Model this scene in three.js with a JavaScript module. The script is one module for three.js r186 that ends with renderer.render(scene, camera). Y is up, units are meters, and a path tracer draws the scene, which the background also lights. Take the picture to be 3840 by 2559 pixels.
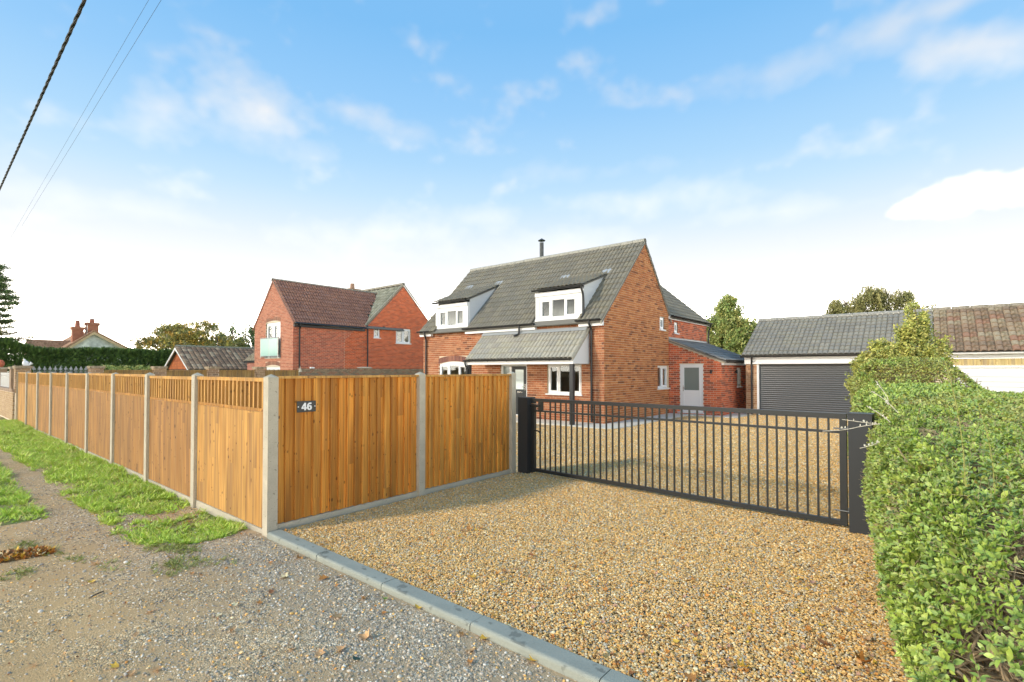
import * as THREE from 'three';
import { mergeGeometries } from 'three/addons/utils/BufferGeometryUtils.js';
import { FontLoader } from 'three/addons/loaders/FontLoader.js';
import { TextGeometry } from 'three/addons/geometries/TextGeometry.js';

// ───────────────────────── camera, sky, sun, exposure ─────────────────────────
const scene = new THREE.Scene();
const EYE = new THREE.Vector3(0, 1.65, 0);
const camera = new THREE.PerspectiveCamera(68.19, 1024 / 682, 0.05, 1500);
camera.position.copy(EYE);
camera.rotation.order = 'YXZ';
camera.rotation.set(THREE.MathUtils.degToRad(1.0), THREE.MathUtils.degToRad(39.6), 0);
camera.setViewOffset(1024, 682, 0, -20.1, 1024, 682);
camera.updateProjectionMatrix();
camera.updateMatrixWorld(true);

const renderer = new THREE.WebGLRenderer({ antialias: true });
renderer.setSize(1024, 682);
renderer.toneMapping = THREE.LinearToneMapping;
renderer.toneMappingExposure = 1.5;
renderer.shadowMap.enabled = true;
renderer.shadowMap.type = THREE.PCFSoftShadowMap;

const SUN_AZ = THREE.MathUtils.degToRad(24), SUN_EL = THREE.MathUtils.degToRad(29);
const sunDir = new THREE.Vector3(-Math.sin(SUN_AZ) * Math.cos(SUN_EL), Math.sin(SUN_EL), Math.cos(SUN_AZ) * Math.cos(SUN_EL));
const sun = new THREE.DirectionalLight(new THREE.Color().setRGB(1.0, 0.90, 0.74), 2.0);
sun.position.copy(sunDir).multiplyScalar(80).add(new THREE.Vector3(-8, 0, -12));
sun.target.position.set(-8, 0, -12);
sun.castShadow = true;
sun.shadow.mapSize.set(4096, 4096);
Object.assign(sun.shadow.camera, { left: -50, right: 50, top: 40, bottom: -40, near: 1, far: 220 });
sun.shadow.radius = 11;
scene.add(sun, sun.target);

// ───────────────────────── random numbers and noise ─────────────────────────
function mulberry(a) {
  return () => { a |= 0; a = (a + 0x6d2b79f5) | 0; let t = Math.imul(a ^ (a >>> 15), 1 | a); t = (t + Math.imul(t ^ (t >>> 7), 61 | t)) ^ t; return ((t ^ (t >>> 14)) >>> 0) / 4294967296; };
}
const rnd = mulberry(4601);
const rr = (a, b, f = rnd) => a + (b - a) * f();
const pick = (a, f = rnd) => a[Math.min(a.length - 1, Math.floor(f() * a.length))];
const clamp = (x, a = 0, b = 1) => Math.min(b, Math.max(a, x));
const smooth = (a, b, x) => { const t = clamp((x - a) / (b - a)); return t * t * (3 - 2 * t); };
const mix = (a, b, t) => a + (b - a) * t;
const hash2 = (x, y, s) => { let h = Math.imul(x, 374761393) ^ Math.imul(y, 668265263) ^ Math.imul(s, 1442695041); h = Math.imul(h ^ (h >>> 13), 1274126177); return ((h ^ (h >>> 16)) >>> 0) / 4294967296; };
function vnoise(x, y, s = 1, p = 0) {              // value noise, optionally of period p
  const xi = Math.floor(x), yi = Math.floor(y), fx = x - xi, fy = y - yi, u = fx * fx * (3 - 2 * fx), v = fy * fy * (3 - 2 * fy);
  const w = (a, b) => (p ? hash2(((a % p) + p) % p, ((b % p) + p) % p, s) : hash2(a, b, s));
  return mix(mix(w(xi, yi), w(xi + 1, yi), u), mix(w(xi, yi + 1), w(xi + 1, yi + 1), u), v);
}
function fbm(x, y, oct = 4, s = 1, p = 0) {
  let a = 0.5, t = 0, n = 0;
  for (let o = 0; o < oct; o++) { t += a * vnoise(x, y, s + o * 17, p); n += a; a *= 0.5; x *= 2; y *= 2; p *= 2; }
  return t / n;
}
function hash3(x, y, z, s) { return hash2(x + z * 131, y - z * 977, s + z); }
function vnoise3(x, y, z, s = 1) {
  const xi = Math.floor(x), yi = Math.floor(y), zi = Math.floor(z), fx = x - xi, fy = y - yi, fz = z - zi;
  const u = fx * fx * (3 - 2 * fx), v = fy * fy * (3 - 2 * fy), w = fz * fz * (3 - 2 * fz);
  const l = (k) => mix(mix(hash3(xi, yi, zi + k, s), hash3(xi + 1, yi, zi + k, s), u), mix(hash3(xi, yi + 1, zi + k, s), hash3(xi + 1, yi + 1, zi + k, s), u), v);
  return mix(l(0), l(1), w);
}
function fbm3(x, y, z, oct = 4, s = 1) {
  let a = 0.5, t = 0, n = 0;
  for (let o = 0; o < oct; o++) { t += a * vnoise3(x, y, z, s + o * 31); n += a; a *= 0.5; x *= 2.03; y *= 2.03; z *= 2.03; }
  return t / n;
}

// ───────────────────────── the sky (air and clouds, by direction) ─────────────────────────
{
  const W = 2048, Hh = 1024, data = new Float32Array(W * Hh * 4);
  // gradient by elevation in degrees: deep blue above, white horizon haze boosted as fill light
  const stops = [[0, 5.352, 4.930, 4.225], [5, 4.789, 4.437, 3.873], [8, 1.197, 1.162, 1.092], [10.5, 0.690, 0.697, 0.704], [13, 0.599, 0.644, 0.690], [15.5, 0.500, 0.595, 0.683], [18.5, 0.387, 0.539, 0.673], [22, 0.296, 0.479, 0.665], [27, 0.215, 0.415, 0.651], [34, 0.148, 0.356, 0.616], [50, 0.141, 0.331, 0.585], [90, 0.127, 0.303, 0.549]];
  // clouds: azimuth (degrees to the right of the lens axis), elevation, half sizes, strength, edge hardness
  const clouds = [
    [-35.1, 22.6, 3.2, 2.4, 0.75, 1], [-26.5, 25.1, 6.0, 3.0, 0.95, 1], [-18.0, 26.2, 3.6, 1.4, 0.7, 1], [-11.5, 25.0, 2.2, 1.0, 0.4, 1], [-27, 22.5, 7, 1.4, 0.5, 1],
    [42.6, 25.7, 3.4, 1.7, 0.9, 1], [36.5, 28.4, 3.0, 1.4, 0.6, 1], [41.5, 28.8, 6.0, 0.9, 0.6, 1], [27.6, 27.6, 5.5, 1.6, 0.45, 1], [40.8, 14.2, 2.9, 0.8, 2.4, 2.6], [44.2, 14.9, 3.6, 1.2, 2.4, 2.8], [49.5, 14.8, 5.5, 1.7, 2.2, 2.6],
    [-14, 14.4, 12, 2.4, 0.6, 1], [4, 13.2, 12, 2.4, 0.45, 1], [15, 18, 9, 1.8, 0.55, 1], [-4, 17, 5, 1.2, 0.4, 1], [28, 15.6, 9, 1.0, 0.4, 1], [-38, 14.4, 8, 1.2, 0.5, 1], [8, 21.5, 8, 1.2, 0.3, 1],
    // the rest of the sky carries the same scattered clouds
    [85, 24, 9, 2.6, 0.9, 1], [110, 17, 13, 2.8, 1.2, 2], [150, 27, 8, 2.4, 0.8, 1], [178, 15, 14, 2.6, 1.0, 2], [-80, 18, 10, 2.6, 1.0, 2], [-104, 27, 9, 2.2, 0.8, 1], [-135, 20, 12, 2.6, 1.1, 2], [-160, 30, 8, 2.2, 0.7, 1], [60, 38, 9, 2.5, 0.6, 1], [-60, 42, 9, 2.5, 0.6, 1], [130, 45, 10, 2.6, 0.6, 1], [-120, 50, 10, 3, 0.6, 1],
  ];
  for (let j = 0; j < Hh; j++) {
    const el = ((j + 0.5) / Hh - 0.5) * 180, e = Math.max(0, el);
    let k = 0; while (k < stops.length - 2 && e > stops[k + 1][0]) k++;
    const t = clamp((e - stops[k][0]) / (stops[k + 1][0] - stops[k][0]));
    const base = [1, 2, 3].map((c) => mix(stops[k][c], stops[k + 1][c], t));
    const ce = Math.cos(el * Math.PI / 180), se = Math.sin(el * Math.PI / 180);
    for (let i = 0; i < W; i++) {
      const ph = ((i + 0.5) / W - 0.5) * 2 * Math.PI, dx = Math.cos(ph) * ce, dz = Math.sin(ph) * ce;
      let az = (Math.atan2(dx, -dz) * 180) / Math.PI + 39.6; if (az > 180) az -= 360;
      let c = 0;
      if (el > 0) {
        const f = fbm3(dx * 11, se * 17, dz * 11, 5, 5), f2 = fbm3(dx * 34 + 4, se * 50, dz * 34, 4, 9);
        for (const [a, b, sa, sb, st, hard] of clouds) {
          let da = az - a; if (da > 180) da -= 360; if (da < -180) da += 360;
          const q = Math.hypot(da * ce / sa, (el - b) / sb);
          if (q < 2.2) c = Math.max(c, st * clamp((1.28 - q + (f - 0.5) * 2.4 + (f2 - 0.5) * 1.2) * 0.62 * hard, 0, 1));
        }
        c = Math.max(c, 0.55 * smooth(0.53, 0.8, f * 0.75 + f2 * 0.25) * smooth(4, 14, el));
        c = clamp(c);
      }
      const o = (j * W + i) * 4, wh = [0.80, 0.79, 0.78];
      const tint = 0.76 + 0.24 * smooth(30, 14, el);
      for (let q = 0; q < 3; q++) data[o + q] = mix(base[q], wh[q] * tint, c * 0.86);
      data[o + 3] = 1;
    }
  }
  const tex = new THREE.DataTexture(data, W, Hh, THREE.RGBAFormat, THREE.FloatType);
  tex.mapping = THREE.EquirectangularReflectionMapping; tex.magFilter = tex.minFilter = THREE.LinearFilter; tex.needsUpdate = true;
  scene.background = tex; scene.environment = tex;
}

// ───────────────────────── names, labels, parts ─────────────────────────
const used = {};
const numbered = (n) => { used[n] = (used[n] ?? -1) + 1; return used[n] ? `${n}_${String(used[n]).padStart(3, '0')}` : n; };
function tag(o, label, category, group, kind) {
  if (label) o.userData.label = label; if (category) o.userData.category = category;
  if (group) o.userData.group = group; if (kind) o.userData.kind = kind; return o;
}
function shade(o) { o.castShadow = o.receiveShadow = true; return o; }
function thing(name, label, category, group) { const g = new THREE.Group(); g.name = numbered(name); scene.add(g); return tag(g, label, category, group); }
function part(name, geo, mat, parent, label) {
  const m = shade(new THREE.Mesh(Array.isArray(geo) ? merge(geo) : geo, mat)); m.name = name; parent.add(m); if (label) m.userData.label = label; return m;
}
function single(name, geo, mat, label, category, group) { const m = part(numbered(name), geo, mat, scene); return tag(m, label, category, group); }
function structure(name, geo, mat, label) { const m = part(numbered(name), geo, mat, scene); m.userData.kind = 'structure'; if (label) m.userData.label = label; return m; }
function merge(list) {
  list = list.map((g) => { g = g.index ? g.toNonIndexed() : g; for (const k of Object.keys(g.attributes)) if (!['position', 'normal', 'uv'].includes(k)) g.deleteAttribute(k); return g; });
  return list.length === 1 ? list[0] : mergeGeometries(list, false);
}
function instanced(name, geo, mat, items, parent) {       // items: {m: Matrix4, c: Color}
  const im = shade(new THREE.InstancedMesh(geo, mat, items.length)); im.name = parent === scene ? numbered(name) : name;
  items.forEach((it, i) => { im.setMatrixAt(i, it.m); if (it.c) im.setColorAt(i, it.c); });
  im.userData.kind = 'stuff'; parent.add(im); return im;
}
const V = (x, y, z) => new THREE.Vector3(x, y, z);
const C = (r, g, b) => new THREE.Color().setRGB(r, g, b);
const UPV = V(0, 1, 0);
const ray = (px, py) => { const f = 1890, p = THREE.MathUtils.degToRad(1), y = THREE.MathUtils.degToRad(39.6); const F = V(-Math.sin(y) * Math.cos(p), Math.sin(p), -Math.cos(y) * Math.cos(p)), Rv = V(Math.cos(y), 0, -Math.sin(y)), U = Rv.clone().cross(F); return F.addScaledVector(Rv, (px - 1920) / f).addScaledVector(U, -(py - 1355) / f); };
const onY = (px, py, h) => { const d = ray(px, py); return EYE.clone().addScaledVector(d, (h - EYE.y) / d.y); };   // where things lie on the ground

// box with uv in metres
function box(x0, x1, y0, y1, z0, z1) {
  const g = new THREE.BoxGeometry(x1 - x0, y1 - y0, z1 - z0); g.translate((x0 + x1) / 2, (y0 + y1) / 2, (z0 + z1) / 2); return metreUV(g);
}
function metreUV(g) {
  const p = g.attributes.position, n = g.attributes.normal, uv = new Float32Array(p.count * 2);
  for (let i = 0; i < p.count; i++) {
    const ax = Math.abs(n.getX(i)), ay = Math.abs(n.getY(i)), az = Math.abs(n.getZ(i));
    if (ax >= ay && ax >= az) { uv[2 * i] = p.getZ(i); uv[2 * i + 1] = p.getY(i); } else if (ay >= az) { uv[2 * i] = p.getX(i); uv[2 * i + 1] = p.getZ(i); } else { uv[2 * i] = p.getX(i); uv[2 * i + 1] = p.getY(i); }
  }
  g.setAttribute('uv', new THREE.BufferAttribute(uv, 2)); return g;
}
function tube(pts, r, seg = 8, rad = 6) { return new THREE.TubeGeometry(new THREE.CatmullRomCurve3(pts), seg, r, rad, false); }
function bar(a, b, r, rad = 8, r2 = r) {
  const d = b.clone().sub(a), g = new THREE.CylinderGeometry(r2, r, d.length(), rad, 1); g.translate(0, d.length() / 2, 0);
  g.applyQuaternion(new THREE.Quaternion().setFromUnitVectors(UPV, d.normalize())); g.translate(a.x, a.y, a.z); return g;
}
// a frame: origin o, u along a wall, n out of it, v up
const frame = (o, u, n, v = UPV) => ({ o, u, n, v, m: new THREE.Matrix4().makeBasis(u, v, n).setPosition(o) });
const fbox = (F, u0, u1, v0, v1, n0, n1) => box(u0, u1, v0, v1, n0, n1).applyMatrix4(F.m);
const fpt = (F, u, v, n) => V(u, v, n).applyMatrix4(F.m);
function panel(F, pts, holes, t, back = 0) {              // a wall slab with openings, its face `back` behind the frame plane
  const s = new THREE.Shape(pts.map(([a, b]) => new THREE.Vector2(a, b)));
  for (const h of holes) { const q = h.pts ?? [[h[0], h[2]], [h[1], h[2]], [h[1], h[3]], [h[0], h[3]]]; s.holes.push(new THREE.Path(q.map(([a, b]) => new THREE.Vector2(a, b)))); }
  const g = new THREE.ExtrudeGeometry(s, { depth: t, bevelEnabled: false }); g.translate(0, 0, -t - back); return g.applyMatrix4(F.m);
}
function prism(F, pts, n0, n1) { const g = new THREE.ExtrudeGeometry(new THREE.Shape(pts.map(([a, b]) => new THREE.Vector2(a, b))), { depth: n1 - n0, bevelEnabled: false }); g.translate(0, 0, n0); return g.applyMatrix4(F.m); }

// ───────────────────────── textures ─────────────────────────
function tex(w, h, fn, rx, ry, srgb = true) {           // fn(x,y) -> [r,g,b] linear 0..1 or a grey number; rx, ry: metres one tile covers
  const d = new Uint8Array(w * h * 4), enc = (v) => { v = clamp(v); return srgb ? (v <= 0.0031308 ? v * 12.92 : 1.055 * v ** (1 / 2.4) - 0.055) : v; };
  for (let y = 0; y < h; y++) for (let x = 0; x < w; x++) { const c = fn(x / w, y / h, x, y), o = (y * w + x) * 4; for (let k = 0; k < 3; k++) d[o + k] = Math.round(255 * enc(Array.isArray(c) ? c[k] : c)); d[o + 3] = 255; }
  const t = new THREE.DataTexture(d, w, h, THREE.RGBAFormat); t.wrapS = t.wrapT = THREE.RepeatWrapping; t.magFilter = THREE.LinearFilter; t.minFilter = THREE.LinearMipmapLinearFilter; t.generateMipmaps = true;
  if (srgb) t.colorSpace = THREE.SRGBColorSpace; t.repeat.set(1 / rx, 1 / ry); t.needsUpdate = true; return t;
}
const scale3 = (c, k) => [c[0] * k, c[1] * k, c[2] * k];
const mix3 = (a, b, t) => [mix(a[0], b[0], t), mix(a[1], b[1], t), mix(a[2], b[2], t)];
// wood: 1 m x 2 m of boards' grain with knots
const knots = []; { const k = mulberry(77); for (let i = 0; i < 46; i++) knots.push([k(), k(), 0.008 + 0.011 * k() * k() + (k() < 0.25 ? 0.007 : 0), k()]); }
const woodH = (u, v) => {
  let bend = 0, kn = 0;
  for (const [a, b, r, s] of knots) { let du = u - a; du -= Math.round(du); let dv = v - b; dv -= Math.round(dv); const d = Math.hypot(du, dv * 1.7); if (d < r * 7) { bend += Math.sign(du) * Math.exp(-d / (r * 2.2)) * r * 1.4; kn = Math.max(kn, smooth(r * 1.25, r * 0.55, d) * (0.45 + 0.55 * s)); } }
  const uu = u + bend, wav = (fbm(u * 6, v * 4, 3, 3, 2 * 3) - 0.5) * 0.02;
  const g = fbm((uu + wav) * 64, v * 3, 3, 11, 0), g2 = vnoise((uu + wav) * 190, v * 9, 23);
  return [g, g2, kn];
};
const T = {};
T.wood = tex(1024, 2048, (u, v) => {
  const [g, g2, kn] = woodH(u, v), big = fbm(u * 5, v * 3, 3, 41, 0);
  let c = mix3([0.595, 0.304, 0.069], [0.437, 0.198, 0.038], smooth(0.35, 0.8, g)); c = scale3(c, 0.95 + 0.1 * g2 + 0.62 * (big - 0.5)); { const st = fbm(u * 13, v * 1.2, 3, 47, 0); c = mix3(c, [0.30, 0.145, 0.045], 0.6 * smooth(0.56, 0.74, st)); };
  return mix3(c, [0.10, 0.035, 0.012], kn * 0.92);
}, 1, 2);
T.woodBump = tex(512, 1024, (u, v) => { const [g, g2, kn] = woodH(u, v); return clamp(0.55 - 0.35 * g + 0.2 * g2 - 0.3 * kn); }, 1, 2, false);
T.concrete = tex(512, 512, (u, v) => { const a = fbm(u * 8, v * 8, 4, 3, 8), b = vnoise(u * 150, v * 150, 5, 150), c = vnoise(u * 60, v * 60, 8, 60); let k = 0.86 + 0.22 * (a - 0.5) + 0.1 * (b - 0.5); if (c > 0.93) k *= 0.6; return [k, k * 0.985, k * 0.95]; }, 0.8, 0.8);
T.concreteBump = tex(512, 512, (u, v) => { const b = vnoise(u * 150, v * 150, 5, 150), c = vnoise(u * 60, v * 60, 8, 60); return clamp(0.6 + 0.35 * (b - 0.5) - (c > 0.93 ? 0.5 : 0)); }, 0.8, 0.8, false);
T.kerb = tex(512, 512, (u, v) => { const a = fbm(u * 6, v * 6, 4, 93, 6), s = fbm(u * 14, v * 14, 4, 95, 14), b = vnoise(u * 170, v * 170, 5, 170); let k = 0.86 + 0.26 * (a - 0.5) + 0.1 * (b - 0.5); if (s > 0.64) k *= mix(1, 0.62, smooth(0.64, 0.74, s)); return [k * 0.97, k, k * 0.955]; }, 1.1, 1.1);
T.brick = tex(256, 256, (u, v) => { const a = fbm(u * 6, v * 6, 4, 13, 6), b = vnoise(u * 48, v * 48, 15, 48); const k = 0.9 + 0.5 * (a - 0.5) + 0.22 * (b - 0.5); return [k, k * (0.96 + 0.1 * (a - 0.5)), k * 0.95]; }, 1, 1);
T.mortar = tex(256, 256, (u, v) => { const k = 0.86 + 0.3 * (fbm(u * 8, v * 8, 4, 21, 8) - 0.5) + 0.16 * (vnoise(u * 120, v * 120, 2, 120) - 0.5); return [k, k, k]; }, 0.7, 0.7);
T.tile = tex(256, 256, (u, v) => { const a = fbm(u * 5, v * 5, 4, 61, 5), b = vnoise(u * 90, v * 90, 63, 90); const k = 0.9 + 0.28 * (a - 0.5) + 0.16 * (b - 0.5); return [k, k, k * 0.99]; }, 1, 1);
T.lichen = tex(512, 512, (u, v) => { const a = fbm(u * 5, v * 5, 4, 71, 5), b = fbm(u * 16, v * 16, 3, 73, 16), b2 = vnoise(u * 70, v * 70, 75, 70); let c = scale3([1, 0.97, 0.93], 0.8 + 0.4 * (a - 0.5) + 0.2 * (b2 - 0.5)); if (b > 0.56) c = mix3(c, [1.55, 1.6, 1.5].map((q) => q * 0.72), smooth(0.56, 0.66, b)); if (b < 0.36) c = mix3(c, [0.4, 0.4, 0.26], smooth(0.36, 0.28, b) * 0.8); return c; }, 1, 1);
// pebbled gravel and the lane: cellular stones with their own colour each
function stones(n, seed, size, pal, soft) {             // returns fn(u,v) -> [colour, height]
  const f = mulberry(seed), cell = Array.from({ length: n * n }, () => [f(), f(), pick(pal, f), 0.72 + 0.5 * f(), 0.75 + 0.5 * f()]);
  return (u, v) => {
    const x = u * n, y = v * n, xi = Math.floor(x), yi = Math.floor(y); let d1 = 9, d2 = 9, best = null;
    for (let j = -1; j <= 1; j++) for (let i = -1; i <= 1; i++) { const c = cell[(((yi + j) % n + n) % n) * n + (((xi + i) % n + n) % n)]; const d = Math.hypot(x - (xi + i + c[0]), y - (yi + j + c[1])) / c[4]; if (d < d1) { d2 = d1; d1 = d; best = c; } else if (d < d2) d2 = d; }
    return [scale3(best[2], best[3]), clamp((d2 - d1) * 1.6) ** soft];
  };
}
const PEB = [[0.50, 0.42, 0.30], [0.62, 0.54, 0.41], [0.819, 0.49, 0.16], [0.889, 0.551, 0.2], [0.772, 0.439, 0.128], [0.92, 0.673, 0.336], [0.913, 0.592, 0.232], [0.562, 0.377, 0.168], [0.468, 0.347, 0.2], [0.679, 0.326, 0.096], [0.92, 0.765, 0.464], [0.655, 0.428, 0.168], [0.866, 0.53, 0.176], [0.842, 0.51, 0.192]];
{ const s = stones(64, 5, 1, PEB, 0.7); T.gravel = tex(1024, 1024, (u, v) => scale3(s(u, v)[0], 0.94), 1.3, 1.3); const s2 = stones(64, 5, 1, PEB, 0.7); T.gravelBump = tex(1024, 1024, (u, v) => s2(u, v)[1], 1.3, 1.3, false); }
const CHIP = [[0.40, 0.355, 0.29], [0.48, 0.43, 0.35], [0.31, 0.28, 0.235], [0.56, 0.50, 0.40], [0.68, 0.63, 0.54], [0.38, 0.30, 0.21], [0.24, 0.215, 0.18], [0.46, 0.36, 0.24]];
{ const s = stones(150, 8, 1, CHIP, 0.8), dirt = [0.36, 0.285, 0.195];
  T.lane = tex(2048, 2048, (u, v) => { const [c, h] = s(u, v), m = fbm(u * 9, v * 9, 4, 31, 9), g = vnoise(u * 700, v * 700, 3, 700); const k = smooth(0.34, 0.62, m + 0.35 * (h - 0.55)); return scale3(mix3(dirt, c, k * 0.85), 0.86 + 0.28 * g); }, 2.2, 2.2);
  const s2 = stones(150, 8, 1, CHIP, 0.8); T.laneBump = tex(1024, 1024, (u, v) => { const h = s2(u, v)[1], m = fbm(u * 9, v * 9, 4, 31, 9), g = vnoise(u * 400, v * 400, 3, 400); return clamp(0.25 + 0.55 * h * smooth(0.3, 0.6, m) + 0.2 * g); }, 2.2, 2.2, false); }
T.soil = tex(512, 512, (u, v) => { const a = fbm(u * 7, v * 7, 4, 51, 7), b = vnoise(u * 110, v * 110, 53, 110); return scale3(mix3([0.16, 0.13, 0.07], [0.09, 0.12, 0.03], smooth(0.35, 0.6, a)), 0.7 + 0.6 * b); }, 1.5, 1.5);
T.render = tex(256, 256, (u, v) => { const a = fbm(u * 7, v * 7, 5, 81, 7); const k = 0.75 + 0.9 * (a - 0.5); return [k * 0.95, k, k * 0.97]; }, 3, 3);

const std = (o) => new THREE.MeshStandardMaterial({ roughness: 0.85, ...o });
const M = {
  hinge: new THREE.MeshStandardMaterial({ color: C(0.16, 0.16, 0.155), roughness: 0.4, metalness: 0.6 }),
  wood: std({ map: T.wood, bumpMap: T.woodBump, bumpScale: 0.002, roughness: 0.78 }),
  woodDark: std({ map: T.wood, bumpMap: T.woodBump, bumpScale: 0.002, roughness: 0.8, color: C(0.8, 0.74, 0.68) }),
  woodPale: std({ map: T.wood, bumpMap: T.woodBump, bumpScale: 0.002, roughness: 0.8, color: C(1.0, 1.06, 1.25) }),
  woodOld: std({ map: T.wood, bumpMap: T.woodBump, bumpScale: 0.002, color: C(0.62, 0.8, 1.3) }),
  concrete: std({ map: T.concrete, bumpMap: T.concreteBump, bumpScale: 0.003, color: C(0.585, 0.53, 0.42), roughness: 0.92 }),
  kerb: std({ map: T.kerb, bumpMap: T.concreteBump, bumpScale: 0.002, color: C(0.37, 0.372, 0.325), roughness: 0.9 }),
  path: std({ map: T.concrete, bumpMap: T.concreteBump, bumpScale: 0.002, color: C(0.84, 0.78, 0.66), roughness: 0.93 }),
  black: std({ color: C(0.018, 0.019, 0.02), roughness: 0.42 }),
  gate: std({ color: C(0.022, 0.023, 0.022), roughness: 0.4 }),
  anthracite: std({ color: C(0.032, 0.034, 0.036), roughness: 0.42 }),
  white: std({ color: C(0.80, 0.80, 0.79), roughness: 0.35 }),
  whiteSoft: std({ color: C(0.74, 0.75, 0.75), roughness: 0.5 }),
  clad: std({ color: C(0.66, 0.68, 0.69), roughness: 0.5 }),
  lead: std({ color: C(0.40, 0.42, 0.43), roughness: 0.5, metalness: 0.3 }),
  chrome: std({ color: C(0.75, 0.75, 0.74), roughness: 0.2, metalness: 1 }),
  steel: std({ color: C(0.5, 0.5, 0.49), roughness: 0.35, metalness: 0.9 }),
  felt: std({ color: C(0.17, 0.16, 0.135) }),
  room: std({ color: C(0.26, 0.25, 0.235) }),
  glass: new THREE.MeshPhysicalMaterial({ color: C(0.86, 0.9, 0.9), transmission: 1, thickness: 0, roughness: 0.02, ior: 1.52 }),
  frost: new THREE.MeshPhysicalMaterial({ color: C(0.70, 0.80, 0.79), roughness: 0.3, clearcoat: 0.7, clearcoatRoughness: 0.06 }),
  frostDark: new THREE.MeshPhysicalMaterial({ color: C(0.17, 0.215, 0.2), roughness: 0.3, clearcoat: 0.9, clearcoatRoughness: 0.08 }),
  teal: new THREE.MeshPhysicalMaterial({ color: C(0.36, 0.56, 0.50), roughness: 0.4, clearcoat: 0.25, clearcoatRoughness: 0.1 }),
};
const facing = (p, n) => { const d = EYE.clone().sub(p), l = d.length(); return Math.max(0, d.dot(n) / l) / (l * l); };
// ───────────────────────── brickwork, tiles, windows ─────────────────────────
const brickGeo = new THREE.BoxGeometry(1, 0.065, 0.06);
const paletteMats = (pal, map, o = {}) => pal.map((c) => std({ color: C(...c), map, roughness: 0.88, ...o }));
// bricks of one wall face: F frame; outline(v0,v1) -> [u0,u1] free length of that course; holes [u0,u1,v0,v1]; wall = the mesh they belong to
function brickwork(list, F, outline, v0, v1, holes, wall, pal, o = {}) {
  const H = o.h ?? 0.075, L = o.l ?? 0.225, f = mulberry(o.seed ?? 9);
  let k = 0;
  for (let v = v0; v < v1 - 0.02; v += H, k++) {
    const top = Math.min(v + H - 0.01, v1), lim = outline(v, top); if (!lim || lim[1] - lim[0] < 0.05) continue;
    let free = [lim];
    for (const h of holes) if (top > h[2] + 0.004 && v < h[3] - 0.004) free = free.flatMap(([a, b]) => [[a, Math.min(b, h[0])], [Math.max(a, h[1]), b]].filter(([p, q]) => q - p > 0.03));
    for (const [a, b] of free) {
      const st = (k % 2) * L / 2, i0 = Math.floor((a - st) / L);
      for (let i = i0; ; i++) {
        let p = st + i * L, q = p + L - 0.011; if (p > b) break;
        p = Math.max(p, a); q = Math.min(q, b); if (q - p < 0.035) continue;
        const m = new THREE.Matrix4().makeScale(q - p, (top - v) / 0.065, 1).setPosition((p + q) / 2, (v + top) / 2, -0.03 + (f() - 0.5) * 0.003).premultiply(F.m);
        const c = f() < 0.06 ? pal.length - 1 : Math.floor(f() * (pal.length - 1));
        const pos = V((p + q) / 2, (v + top) / 2, 0).applyMatrix4(F.m);
        list.push({ m, k: c, wall, score: facing(pos, F.n) * (q - p) });
      }
    }
  }
}
function lay(list, cap, geo, mats, pal, restMat, owner, oneName, restName) {    // the pieces that show largest one by one, the rest together
  list.sort((a, b) => b.score - a.score);
  const rest = [];
  let n = 0;
  for (const it of list) {
    if (n < cap && it.score > 0 && !it.far) { const b = part(oneName, it.geo ?? geo, mats[it.k], it.wall); b.applyMatrix4(it.m); n++; }
    else rest.push({ m: it.m, c: C(...pal[it.k]) });
  }
  if (rest.length) instanced(restName, geo, restMat, rest, owner);
}
// a roof tile with two rolls: local x across 0..1 (scaled to its width), y up the slope, z out
function tileGeo(tw, th, rolls, height, nseg = 6) {
  const L = th * 1.16, n = rolls * nseg, pos = [], idx = [], lift = 0.024, thick = 0.016;
  const at = [0, 0.08, 0.22, 0.5, 0.78, 0.92, 1], prof = (t) => { const s = (t * rolls) % 1, q = Math.abs(2 * s - 1); return height * (1 - Math.pow(q, 3.2)); };   // broad rolls with narrow channels
  for (let i = 0; i <= n; i++) { const t = (Math.floor(i / nseg) + (nseg === 6 ? at[i % nseg] : (i % nseg) / nseg)) / rolls, x = t * (tw - 0.003), h = prof(t); pos.push(x, 0, lift + h, x, L, h, x, 0.0, lift + h - thick); }
  for (let i = 0; i < n; i++) { const a = i * 3, b = a + 3; idx.push(a, b, b + 1, a, b + 1, a + 1, a + 2, b + 2, b, a + 2, b, a); }
  const g = new THREE.BufferGeometry(); g.setAttribute('position', new THREE.Float32BufferAttribute(pos, 3)); g.setIndex(idx);
  const g2 = g.toNonIndexed(); g2.computeVertexNormals();
  // smooth the upper surface across the rolls
  const uv = []; const p = g2.attributes.position; for (let i = 0; i < p.count; i++) uv.push(p.getX(i), p.getY(i)); g2.setAttribute('uv', new THREE.Float32BufferAttribute(uv, 2)); return g2;
}
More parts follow.
